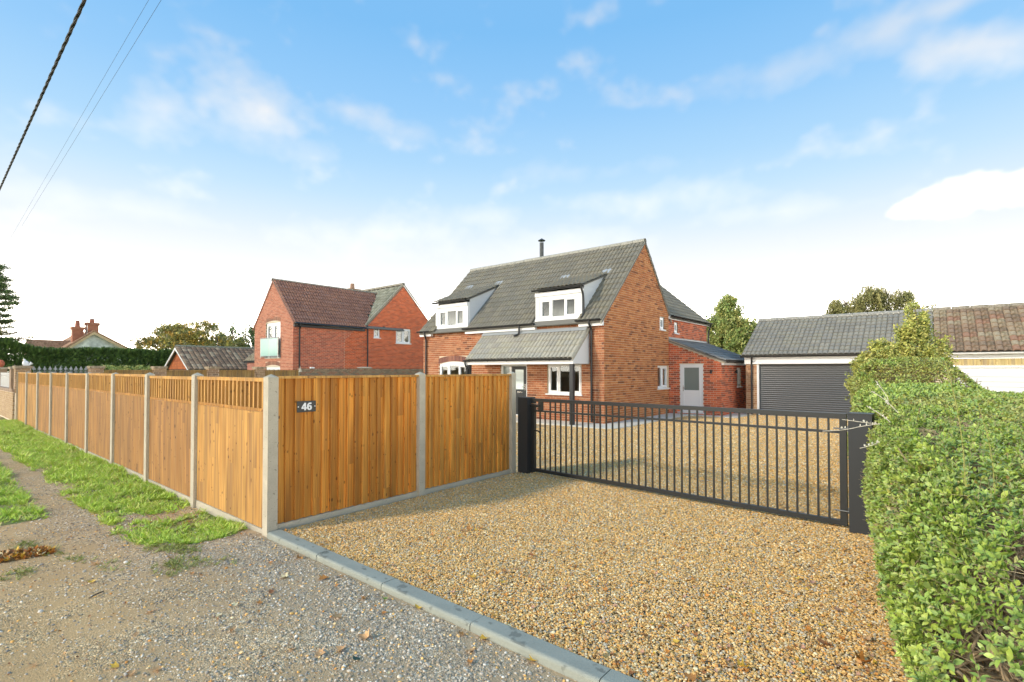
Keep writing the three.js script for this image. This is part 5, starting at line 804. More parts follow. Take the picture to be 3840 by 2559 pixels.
// blobs: [dx, y, dz, rx, ry, rz]
function tree(name, label, base, blobs, o) {
  const f = mulberry(o.seed ?? 5), t = thing(name, label, o.category ?? 'tree', o.group); t.position.copy(base);
  const h = Math.max(...blobs.map((b) => b[1])), g = [bar(V(0, -0.3, 0), V(0, h * 0.45, 0), o.trunk ?? 0.16, 8, (o.trunk ?? 0.16) * 0.6)];
  for (const b of blobs) { const mid = V(b[0] * 0.35, b[1] * 0.6, b[2] * 0.35); g.push(tube([V(0, h * 0.3, 0), mid, V(b[0], b[1], b[2]), V(b[0] + rr(-0.4, 0.4, f) * b[3], b[1] + b[4] * 0.75, b[2])], (o.trunk ?? 0.16) * 0.28, 8, 5)); for (let k = 0; k < 4; k++) { const a = f() * 6.28; g.push(tube([V(b[0] * 0.7, b[1] - b[4] * 0.5, b[2] * 0.7), V(b[0] + Math.cos(a) * b[3] * 0.5, b[1] + rr(-0.3, 0.3, f) * b[4], b[2] + Math.sin(a) * b[5] * 0.5), V(b[0] + Math.cos(a) * b[3] * 0.9, b[1] + rr(-0.2, 0.6, f) * b[4], b[2] + Math.sin(a) * b[5] * 0.9)], (o.trunk ?? 0.16) * 0.1, 6, 4)); } }
  part('trunk', g, o.bark ?? barkMat, t);
  const tot = blobs.reduce((s, b) => s + Math.pow(b[3] * b[4] * b[5], 2 / 3), 0), items = [];
  for (const b of blobs) {
    const n = Math.round(o.n * Math.pow(b[3] * b[4] * b[5], 2 / 3) / tot), sx = f() * 100, clumps = Array.from({ length: 10 }, () => V(rr(-1, 1, f), rr(-1, 1, f), rr(-1, 1, f)).normalize().multiplyScalar(rr(0.5, 1.0, f)));
    for (let i = 0; i < n; i++) {
      let d;
      if (f() < (o.clump ?? 0.6)) { d = pick(clumps, f).clone().add(V(rr(-1, 1, f), rr(-1, 1, f), rr(-1, 1, f)).multiplyScalar(rr(0.1, 0.42, f))); } else { d = V(rr(-1, 1, f), rr(-1, 1, f), rr(-1, 1, f)); if (d.length() > 1) continue; d.multiplyScalar(Math.pow(f(), 0.15) / Math.max(0.3, d.length()) * d.length()); }
      const r = d.length(); if (fbm3(d.x * 2.4 + sx, d.y * 2.4, d.z * 2.4, 3, 3) < (o.gap ?? 0.4) + 0.12 * (r - 0.8)) continue;
      const p = V(b[0] + d.x * b[3], b[1] + d.y * b[4], b[2] + d.z * b[5]); if (p.y < 0.1) continue;
      const s = rr(0.7, 1.3, f) * (o.size ?? 1), c = pick(o.pal, f), k = rr(0.75, 1.25, f); const q = o.droop ? rotTo(V(rr(-0.5, 0.5, f), -1, rr(-0.5, 0.5, f)), f() * 6.28) : new THREE.Quaternion().setFromEuler(new THREE.Euler(rr(-0.8, 0.8, f), f() * 6.28, rr(-0.8, 0.8, f)));
      items.push({ m: mtx(p, q, V(s, s * (o.droop ?? 1), s)), c: C(c[0] * k, c[1] * k, c[2] * k) });
    }
  }
  instanced('crown', o.geo ?? leafClump(o.seed ?? 5, 9, 0.22, 0.15, 0.045), o.mat ?? leafMat({ roughness: 0.65, transmission: 0, emissiveIntensity: 0 }), items, t);
  return t;
}
const atDist = (px, dist, y = 0) => { const d = ray(px, 1388), t = dist / Math.hypot(d.x, d.z); return V(d.x * t, y, d.z * t); };
const YEL = [[0.553, 0.44, 0.0867], [0.654, 0.489, 0.099], [0.428, 0.391, 0.0867], [0.328, 0.342, 0.0867], [0.754, 0.465, 0.099]], DGR = [[0.151, 0.233, 0.0743], [0.113, 0.184, 0.0618], [0.201, 0.269, 0.0867], [0.138, 0.208, 0.0867]], MID = [[0.289, 0.367, 0.099], [0.228, 0.317, 0.0867], [0.378, 0.415, 0.123], [0.428, 0.404, 0.123]], OLV = [[0.315, 0.305, 0.099], [0.252, 0.255, 0.0867], [0.39, 0.342, 0.123], [0.214, 0.22, 0.0743]];
{ // trees beyond the gardens, left to right in the picture
  const b = (px, d, list, fn) => { const base = atDist(px, d), right = V(-base.z, 0, base.x).normalize(); return [base, list.map(([u, y, w, r, h, dd]) => [right.x * u, y, right.z * u, r, h, dd ?? r])]; };
  let q = b(690, 46, [[0, 2.6, 0, 2.6, 1.8], [-1.6, 2.2, 0, 1.6, 1.5], [-0.9, 4.2, 0, 1.7, 1.0], [0.9, 4.6, 0, 1.9, 1.0], [2.2, 3.4, 0, 1.6, 1.2], [-2.4, 3.6, 0, 0.9, 0.5], [2.8, 2.0, 0, 1.8, 1.6]]);
  tree('autumn_tree', 'yellowing spreading tree behind the outbuilding roof', q[0], q[1], { n: 7500, pal: YEL.concat(OLV), seed: 101, gap: 0.4, trunk: 0.2, clump: 0.7 });
  q = b(790, 50, [[0, 2.6, 0, 1.6, 2.0], [1.6, 3.0, 0, 1.3, 1.7], [-1.4, 2.2, 0, 1.3, 1.6]]); tree('autumn_tree', 'rounded olive tree between the yellow tree and the dark poplars', q[0], q[1], { n: 3200, pal: OLV.concat(YEL.slice(2, 4)), seed: 102, gap: 0.36 });
  q = b(880, 52, [[-1.4, 3.0, 0, 0.9, 2.4], [-0.2, 3.4, 0, 0.9, 2.5], [0.9, 3.5, 0, 0.9, 2.5], [2.0, 3.7, 0, 0.9, 2.6], [3.2, 3.8, 0, 1.0, 2.6], [0.5, 1.8, 0, 3, 1.7]]); tree('poplar_clump', 'dark green clump of upright trees against the balcony gable', q[0], q[1], { n: 7000, pal: DGR, seed: 103, gap: 0.34, clump: 0.5 });
  q = b(1612, 46, [[0, 3.2, 0, 1.3, 1.8], [0.2, 5.3, 0, 0.7, 1.1], [-0.3, 4.5, 0, 0.8, 1.0], [0.9, 4.0, 0, 1.0, 1.4]]); tree('pale_tree', 'pale yellow-green tree showing between the two brick houses', q[0], q[1], { n: 3000, pal: [[0.27, 0.29, 0.09], [0.22, 0.25, 0.07], [0.3, 0.29, 0.11]], seed: 104, gap: 0.36 });
  q = b(2735, 35, [[0, 3.3, 0, 1.5, 1.7], [0, 5.0, 0, 0.9, 1.2], [-0.7, 4.4, 0, 0.9, 1.1], [0.9, 3.8, 0, 1.0, 1.3], [-1.2, 2.6, 0, 1.0, 1.6], [1.3, 2.4, 0, 1.0, 1.6], [0, 1.6, 0, 2.0, 1.5], [0.1, 5.9, 0, 0.4, 0.5]]); tree('round_tree', 'bushy green tree behind the gap between side porch and garage', q[0], q[1], { n: 9500, pal: MID, seed: 105, gap: 0.34 });
  q = b(3275, 45, [[-1.5, 6.4, 0, 1.2, 0.7], [-0.2, 7.2, 0, 1.3, 0.6], [1.0, 6.8, 0, 1.2, 0.7], [2.7, 6.0, 0, 1.1, 0.5], [-0.8, 5.6, 0, 1.6, 0.8], [0.8, 5.4, 0, 1.7, 0.8], [-2.2, 5.8, 0, 0.8, 0.6], [2.0, 5.6, 0, 0.9, 0.5], [-1.6, 4.6, 0, 1.4, 0.8]]);
  const strand = (() => { const f = mulberry(9), g = []; for (let i = 0; i < 22; i++) { const l = leafBlade(0.1, 0.028, 0.2, 0.2, 2); l.applyMatrix4(mtx(V(rr(-0.09, 0.09, f), i * 0.036, rr(-0.09, 0.09, f)), rotTo(V(rr(-1, 1, f), rr(-0.2, 1, f), rr(-1, 1, f)), f() * 6), V(1, 1, 1))); g.push(l); } return merge(g); })();
  tree('weeping_birch', 'weeping birch with drooping sprays above the garage ridge', q[0], q[1], { n: 5200, pal: OLV.concat([[0.14, 0.13, 0.04]]), seed: 106, gap: 0.42, droop: 1.1, geo: strand, clump: 0.75 });
  q = b(3110, 44, [[0, 3.6, 0, 0.9, 1.2], [-1.0, 3.4, 0, 0.7, 1.0], [2.5, 3.5, 0, 3, 0.95]]); tree('round_tree', 'low olive trees peeping over the garage ridge below the birch', q[0], q[1], { n: 2600, pal: OLV, seed: 107, gap: 0.36 });
  q = b(3520, 44, [[0, 4.0, 0, 0.8, 1.3], [0.7, 4.9, 0, 0.35, 0.9]]); tree('sapling', 'thin leafy shoots rising above the old garage ridge', q[0], q[1], { n: 420, pal: OLV, seed: 108, gap: 0.4 });
  // conifer cut by the left edge: tiers of flat boughs
  { const base = atDist(-30, 50), f = mulberry(110), t = thing('conifer', 'tall dark conifer with flat boughs at the left edge', 'tree'); t.position.copy(base); const g = [bar(V(0, -0.3, 0), V(0, 9.2, 0), 0.28, 8, 0.06)], items = [];
    for (let y = 1.2; y < 9; y += 0.42) { const R = 3.1 * Math.pow(1 - y / 9.6, 0.75) * rr(0.7, 1.1, f); for (let k = 0; k < 8; k++) { const a = f() * 6.28, L = R * rr(0.6, 1.1, f), e = V(Math.cos(a) * L, y + 0.12 * L, Math.sin(a) * L); g.push(tube([V(0, y - 0.15, 0), V(e.x * 0.5, y + 0.02, e.z * 0.5), e], 0.03, 6, 4)); for (let i = 0; i < 34; i++) { const s = Math.pow(f(), 0.6), w = 0.4 * (1 - s * 0.5); items.push({ m: mtx(V(e.x * s + rr(-w, w, f), y + 0.1 * L * s * s + rr(-0.1, 0.14, f), e.z * s + rr(-w, w, f)), spin(f), V(1, 0.5, 1)), c: C(...scale3(pick(y < 4.5 ? OLV.concat([[0.12, 0.1, 0.035]]) : DGR, f), rr(0.65, 1.1, f))) }); } } }
    part('trunk', g, barkMat, t); instanced('crown', leafClump(44, 9, 0.24, 0.16, 0.04), leafMat({ roughness: 0.7 }), items, t); }
}
{ // clipped conifer hedge across the lane end of the neighbour's plot
  const f = mulberry(120), h = thing('conifer_hedge', 'long dark conifer hedge with bright green top behind the iron railing', 'hedge'), X = -42, items = [];
  const stems = []; for (let z = -13.4; z < 3; z += 0.5) { stems.push(bar(V(X - 0.7, -0.3, z), V(X - 0.7, 2.6, z), 0.05, 6, 0.02)); for (let q = 0; q < 5; q++) stems.push(bar(V(X - 0.7, 0.3 + q * 0.45, z), V(X - 0.1, 0.6 + q * 0.45, z + 0.2), 0.014, 4)); } part('stem', stems, barkMat, h);
  const top = (z) => 2.72 + 0.3 * (fbm(z * 0.7, 2, 3, 5) - 0.5) + 0.55 * smooth(-5.6, -3.7, z) + 0.12 * fbm(z * 3, 9, 2, 8);
  for (let i = 0; i < 34000; i++) {
    const z = rr(-14, 3, f), onTop = f() < 0.35, y = onTop ? top(z) + rr(-0.35, 0.12, f) * f() : rr(0.2, top(z), f), x = onTop ? rr(X - 1.5, X + 0.15, f) : X + 0.1 + 0.18 * (fbm(z * 1.6, y * 2.5, 3, 6) - 0.5) * 2 - 0.9 * f() * f() - 0.2 * smooth(2.3, 3.0, y);
    const d = V(0.5 + rr(-0.3, 0.5, f), onTop ? 1.6 : rr(0.1, 1, f), rr(-0.7, 0.7, f)), c = scale3(pick([[0.085, 0.15, 0.035], [0.105, 0.185, 0.04], [0.07, 0.125, 0.032], [0.14, 0.24, 0.045]], f), rr(0.8, 1.2, f));
    items.push({ m: mtx(V(x, y, z), rotTo(d, f() * 6.28), V(1, 1, 1).multiplyScalar(rr(0.7, 1.35, f))), c: C(...c) });
  }
  const spray = (() => { const g = [], k = mulberry(2); for (let i = 0; i < 11; i++) { const l = leafBlade(0.13, 0.016, 0.1, 0.1, 2); l.applyMatrix4(mtx(V(0, i * 0.018, 0), rotTo(V(rr(-1, 1, k), 1.1, rr(-1, 1, k)), 0), V(1, 1, 1))); g.push(l); } return merge(g); })();
  instanced('foliage', spray, leafMat({ roughness: 0.7 }), items, h);
  const s = thing('garden_shrubs', 'low pale green shrub in front of the dark conifer hedge', 'shrub'); s.position.set(-36, 0, -8.2); const it2 = []; for (let i = 0; i < 700; i++) it2.push({ m: mtx(V(rr(-0.6, 0.6, f), rr(0.2, 1.85, f), rr(-1.4, 1.4, f)), spin(f), V(1, 1, 1)), c: C(...scale3(pick(MID, f), 1.1)) }); instanced('foliage', leafClump(46, 8, 0.2, 0.1, 0.03), leafMat(), it2, s); part('stem', [bar(V(0, -0.1, 0), V(0.1, 1, 0.3), 0.03, 6), bar(V(0, -0.1, 0), V(-0.1, 1, -0.5), 0.03, 6)], barkMat, s);
}
// ───────────────────────── the privet hedge on the right ─────────────────────────
const GRN = [[0.327, 0.449, 0.0649], [0.262, 0.381, 0.0649], [0.392, 0.489, 0.0794], [0.212, 0.319, 0.0722], [0.31, 0.394, 0.101], [0.425, 0.503, 0.101]];
{
  const f = mulberry(314), hedge = thing('privet_hedge', 'clipped green privet hedge filling the right side beside the gate post', 'hedge');
  const plan = [[-0.94, -10.6], [-0.72, -8], [-0.42, -6.5], [-0.3, -5.2], [-0.17, -4.1], [-0.09, -3.4], [-0.02, -2.8], [0.12, -2.35], [0.42, -2.05], [1.0, -1.95], [1.9, -2.1], [2.1, -4], [1.9, -11.2], [0.2, -11.6]];
  const inside = (x, z) => { let c = false; for (let i = 0, j = plan.length - 1; i < plan.length; j = i++) { const [a, b] = plan[i], [d, e] = plan[j]; if (b > z !== e > z && x < ((d - a) * (z - b)) / (e - b) + a) c = !c; } return c; };
  const edge = (x, z) => { let best = 9; for (let i = 0, j = plan.length - 1; i < plan.length; j = i++) { const [a, b] = plan[i], [d, e] = plan[j], l = (d - a) ** 2 + (e - b) ** 2, t = clamp(((x - a) * (d - a) + (z - b) * (e - b)) / l); best = Math.min(best, Math.hypot(x - a - t * (d - a), z - b - t * (e - b))); } return best; };
  const zs = [[-1.9, 0.45], [-2.3, 0.72], [-2.8, 0.9], [-3.4, 1.02], [-4.4, 1.15], [-5.5, 1.23], [-6.8, 1.31], [-8, 1.37], [-9.2, 1.43], [-10, 1.72], [-10.6, 1.83], [-11.8, 1.8]];
  const h0 = (z) => { let i = 0; while (i < zs.length - 2 && z < zs[i + 1][0]) i++; return mix(zs[i][1], zs[i + 1][1], clamp((z - zs[i][0]) / (zs[i + 1][0] - zs[i][0]))); };
  const mound = (x, z) => smooth(-9.4, -10.2, z) * smooth(0.75, 0.1, x) , top = (x, z) => { const e = edge(x, z), base = h0(Math.max(z, -9.2)) + (h0(z) - h0(Math.max(z, -9.2))) * mound(x, z); return base - 0.16 * Math.pow(clamp(1 - e / 0.3), 2) + 0.05 * (fbm(x * 2.2 + 5, z * 2.2, 3, 44) - 0.5) - 0.16 * smooth(0.1, 0.9, x); };
  const leaves = [], P = plan.map(([a, b]) => V(a, 0, b)), per = []; let tot = 0; for (let i = 0; i < P.length; i++) { const L = P[i].distanceTo(P[(i + 1) % P.length]); per.push(L); tot += L; }
  const sprigs = [];
  const sprig = (p, n, big) => sprigs.push([p, n, big]);
  for (let i = 0; i < 23000; i++) { const x = rr(-1, 2.1, f), z = -2 - 9.6 * Math.pow(f(), 0.9); if (!inside(x, z) || x > 0.35 + 0.16 * -z) continue; const e = edge(x, z); if (f() < 0.8 * smooth(-3.25, -2.75, z) * smooth(-0.02, 0.12, x)) continue; const nrm = V(0, 1, 0.12); sprig(V(x, top(x, z) - 0.07 * f() * f(), z), nrm, 1); }
  for (let i = 0; i < 30000; i++) {                        // the sides, from the ground up
    let t = f() * tot, k = 0; while (t > per[k]) t -= per[k++]; if (k > 9 ) continue; const a = P[k], b = P[(k + 1) % P.length], p = a.clone().lerp(b, t / per[k]), nrm = V(-(b.z - a.z), 0, b.x - a.x).normalize(); if (inside(p.x + nrm.x * 0.05, p.z + nrm.z * 0.05)) nrm.negate();
    const hh = top(p.x - nrm.x * 0.25, p.z - nrm.z * 0.25), v = f(), y = 0.03 + v * hh; const bare = smooth(0.9, 0.6, y) * smooth(-3.7, -3.0, p.z) * 0.78 * smooth(-0.1, 0.06, p.x); if (f() < bare) continue;
    const bulge = 0.09 * Math.sin(Math.PI * clamp(y / hh)) + 0.1 * (fbm(p.x * 3 + p.z * 3, y * 3, 3, 61) - 0.5) - 0.1 * smooth(0.5, 0, y) - 0.16 * Math.pow(clamp(1 - (hh - y) / 0.25), 2);
    p.addScaledVector(nrm, bulge - 0.1 * f() * f()); p.y = y; sprig(p, nrm.clone().add(V(0, 0.45, 0)), 1);
  }
  const lg = [leafBlade(0.04, 0.0105, 0.3, 0.2, 3), leafBlade(0.034, 0.0105, 0.2, 0.3, 3), leafBlade(0.046, 0.0115, 0.35, 0.12, 3)];
  const twig = [], twigN = 9;
  for (const [p, n] of sprigs) {
    if (!inFrame(p, 1.12)) continue;
    const thinned = smooth(0.57, 0.66, fbm3(p.x * 4.2, p.y * 4.2, p.z * 3.2, 3, 55)); if (f() < thinned * 0.85) { if (p.distanceTo(EYE) < 7) { const e = n.clone().add(V(rr(-0.9, 0.9, f), rr(-0.5, 0.5, f), rr(-0.9, 0.9, f))).normalize(); twig.push(bar(p.clone().addScaledVector(e, -0.12), p.clone().addScaledVector(e, rr(0, 0.05, f)), 0.0026, 4, 0.0014)); } continue; }
    const d = n.clone().add(V(rr(-0.7, 0.7, f), rr(-0.35, 0.6, f), rr(-0.7, 0.7, f))).normalize(), L = rr(0.035, 0.085, f), roll = f() * 6.28, cT = pick(GRN, f), far = p.distanceTo(EYE), dry = fbm3(p.x * 1.1 + 3, p.y * 1.1, p.z * 1.1, 3, 77);
    const yel = smooth(0.5, 0.64, dry) * smooth(3, 6.5, far) * 0.95 + 0.03, side1 = V(1, 0, 0).applyQuaternion(rotTo(d, roll)), side2 = V(0, 0, 1).applyQuaternion(rotTo(d, roll));
    const pairs = far > 6.5 ? 2 : 4, S = (far > 6.5 ? 1.15 : 1) * rr(0.65, 1.12, f);
    for (let q = 0; q < pairs; q++) for (const sg of [-1, 1]) {
      const s = q & 1 ? side2 : side1, open = mix(1.25, 0.35, q / pairs), dir = d.clone().multiplyScalar(Math.cos(open)).addScaledVector(s, sg * Math.sin(open)).add(V(rr(-0.2, 0.2, f), rr(-0.15, 0.25, f), rr(-0.2, 0.2, f))).normalize();
      const at = p.clone().addScaledVector(d, L * (q / pairs) - 0.02), sz = S * mix(1.05, 0.72, q / pairs) * rr(0.85, 1.15, f);
      // upper face of the leaf looks outwards along the twig
      const x = dir.clone().cross(d).normalize(), z = x.clone().cross(dir).normalize(); const M4 = new THREE.Matrix4().makeBasis(x, dir, z).scale(V(sz, sz, sz)).setPosition(at);
      let c = scale3(cT, rr(0.82, 1.2, f)); if (yel > 0 && f() < yel) c = mix3(c, pick([[0.42, 0.34, 0.1], [0.36, 0.2, 0.06], [0.45, 0.4, 0.16]], f), rr(0.3, 0.9, f)); if (q === pairs - 1) c = mix3(c, [0.36, 0.46, 0.1], 0.35);
      leaves.push({ m: M4, c: C(...c), g: (q + (sg > 0)) % 3, s: sz * 0.04 / far, p: at });
    }
    if (far < 6 && f() < 0.5) twig.push(bar(p.clone().addScaledVector(d, -0.1), p.clone().addScaledVector(d, L), 0.0017, 3, 0.001));
  }
  const shellOf = (l) => l.s; leaves.sort((a, b) => b.s - a.s);
  const lm = leafMat({ roughness: 0.45 }), lms = GRN.map((c) => leafMat({ color: C(...c), roughness: 0.45 }));
  let n = 0; const rest = [[], [], []];
  for (const l of leaves) { const sc = l.p.clone().project(camera); if (n < 280 && Math.abs(sc.x) < 1 && Math.abs(sc.y) < 1) { const b = part('leaf', lg[l.g], lms[n % lms.length], hedge); b.applyMatrix4(l.m); n++; } else rest[l.g].push(l); }
  rest.forEach((r, i) => instanced('foliage', lg[i], lm, r, hedge));
  part('twigs', twig, std({ color: C(0.48, 0.37, 0.21) }), hedge).userData.kind = 'stuff';
  // woody branches in the open base
  const wood = std({ color: C(0.66, 0.52, 0.33), roughness: 0.85, map: T.mortar }), dryM = std({ color: C(0.4, 0.3, 0.17), roughness: 0.9 });
  const br = [];
  for (let i = 0; i < 190; i++) {
    const x0 = rr(-0.02, 1.0, f), z0 = rr(-3.7, -2.5, f), a = rr(1.3, 4.6, f), L = rr(0.4, 1.0, f), pts = [V(x0, rr(-0.02, 0.12, f), z0)]; let d = V(Math.sin(a) * 0.8, rr(0.5, 1.5, f), -Math.cos(a) * 0.8 + 0.5).normalize();
    for (let k = 0; k < 6; k++) { d.add(V(rr(-0.45, 0.45, f), rr(-0.3, 0.3, f), rr(-0.45, 0.45, f))).normalize(); pts.push(pts[k].clone().addScaledVector(d, L / 5)); }
    if (pts.some((p) => p.z > -1.95 || !inside(p.x, p.z) || p.y > top(p.x, p.z) + 0.06)) continue; const r = rr(0.0022, 0.0075, f); br.push(tube(pts, r, 12, 5));
    for (let k = 1; k < 5; k++) { if (f() < 0.5) { const e = d.clone().add(V(rr(-1, 1, f), rr(-0.4, 0.9, f), rr(-1, 1, f))).normalize(); br.push(tube([pts[k], pts[k].clone().addScaledVector(e, 0.09), pts[k].clone().addScaledVector(e, 0.13).add(V(rr(-0.03, 0.03, f), rr(-0.03, 0.04, f), rr(-0.03, 0.03, f)))], r * 0.42, 5, 4)); } }
  }
  br.forEach((g) => part('branch', g, wood, hedge));
  // inner mass of old dark twigs
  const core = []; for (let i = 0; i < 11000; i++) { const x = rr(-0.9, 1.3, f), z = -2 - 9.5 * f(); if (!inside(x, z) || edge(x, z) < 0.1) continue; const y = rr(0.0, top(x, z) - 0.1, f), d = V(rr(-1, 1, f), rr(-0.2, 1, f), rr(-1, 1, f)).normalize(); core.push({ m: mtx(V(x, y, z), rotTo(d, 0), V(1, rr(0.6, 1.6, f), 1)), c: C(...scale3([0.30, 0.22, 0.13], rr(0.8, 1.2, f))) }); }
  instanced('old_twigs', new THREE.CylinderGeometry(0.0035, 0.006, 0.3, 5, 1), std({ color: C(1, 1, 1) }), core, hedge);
  // tall shoots that escaped the shears
  const shoot = (x, z, y0, y1, lean, label) => {
    const pts = [0, 0.33, 0.66, 1].map((t) => V(x + lean * t * t, mix(y0, y1, t), z)), s = part('shoot', tube(pts, 0.0022, 10, 5), std({ color: C(0.3, 0.3, 0.08) }), hedge, label);
    for (let k = 0; k < 9; k++) { const t = 0.12 + k * 0.11; if (t > 1.02) break; const p = pts[0].clone().lerp(pts[3], t); p.x = x + lean * t * t; for (const sg of [-1, 1]) { const d = V(sg * (k & 1 ? 0.9 : 0.35), mix(0.25, 0.75, t), sg * (k & 1 ? 0.2 : 0.9)).normalize(), xx = d.clone().cross(UPV).normalize(), zz = xx.clone().cross(d).normalize(), sc = mix(1.25, 0.8, t), b = part('leaf', leafBlade(0.046, 0.0105, 0.3, 0.25, 4), lms[(k + (sg > 0)) % 4], s); b.applyMatrix4(new THREE.Matrix4().makeBasis(xx, d, zz).scale(V(sc, sc, sc)).setPosition(p)); } }
  };
  shoot(0.115, -2.9, 1.15, 1.69, -0.06, 'tall upright leafy shoot above the hedge top'); shoot(0.22, -3.1, 1.1, 1.5, -0.05, 'shorter leafy shoot near the right edge');
  // pale bare twigs reaching over the gate post
  const pale = std({ color: C(0.62, 0.56, 0.45), roughness: 0.8 });
  const tw = (pts, z) => { const w = pts.map(([px, py]) => { const d = ray(px, py), t = (z - EYE.z) / d.z; return EYE.clone().addScaledVector(d, t); }); const s = part('dry_twig', tube(w, 0.0024, 12, 5), pale, hedge, 'pale dry twig sticking out beside the gate post'); for (let i = 0; i < 7; i++) { const p = w[0].clone().lerp(w[w.length - 1], 0.1 + 0.8 * f()); const l = part('leaf', leafBlade(0.02, 0.006, 0.3, 0.2, 2), std({ color: C(0.62, 0.6, 0.5), side: THREE.DoubleSide }), s); l.applyMatrix4(mtx(p, spin(f), V(1, 1, 1))); } };
  tw([[3300, 1592], [3240, 1585], [3190, 1578], [3158, 1574]], -4.6); tw([[3300, 1590], [3230, 1600], [3170, 1612], [3085, 1618]], -4.6); tw([[3300, 1658], [3265, 1672], [3225, 1682]], -4.4); tw([[3340, 1585], [3310, 1560], [3280, 1540], [3250, 1523]], -4.4); tw([[3370, 1550], [3330, 1510], [3290, 1480], [3268, 1468]], -4.6); tw([[3332, 1520], [3328, 1490], [3300, 1450], [3284, 1428]], -5.0);
}
{ // shrub between hedge and garages
  tree('shrub', 'loose yellow-green shrub rising behind the far end of the clipped hedge', V(-0.5, 0, -12), [[0.33, 2.5, 0, 0.19, 0.45, 0.2], [0.3, 2.1, 0, 0.36, 0.42, 0.35], [-0.08, 1.9, 0, 0.38, 0.36, 0.35], [-0.4, 1.68, 0, 0.32, 0.36, 0.3], [0.58, 1.85, 0, 0.28, 0.42, 0.3], [0.05, 1.4, 0, 0.7, 0.5, 0.4], [-0.52, 1.25, 0, 0.28, 0.4, 0.3], [0.1, 0.8, 0, 0.7, 0.6, 0.4]], { category: 'shrub', n: 7600, pal: [[0.44, 0.45, 0.10], [0.35, 0.39, 0.09], [0.52, 0.50, 0.12], [0.26, 0.31, 0.08], [0.58, 0.53, 0.16]], seed: 401, gap: 0.38, trunk: 0.035, geo: leafClump(402, 8, 0.07, 0.05, 0.016) });
}
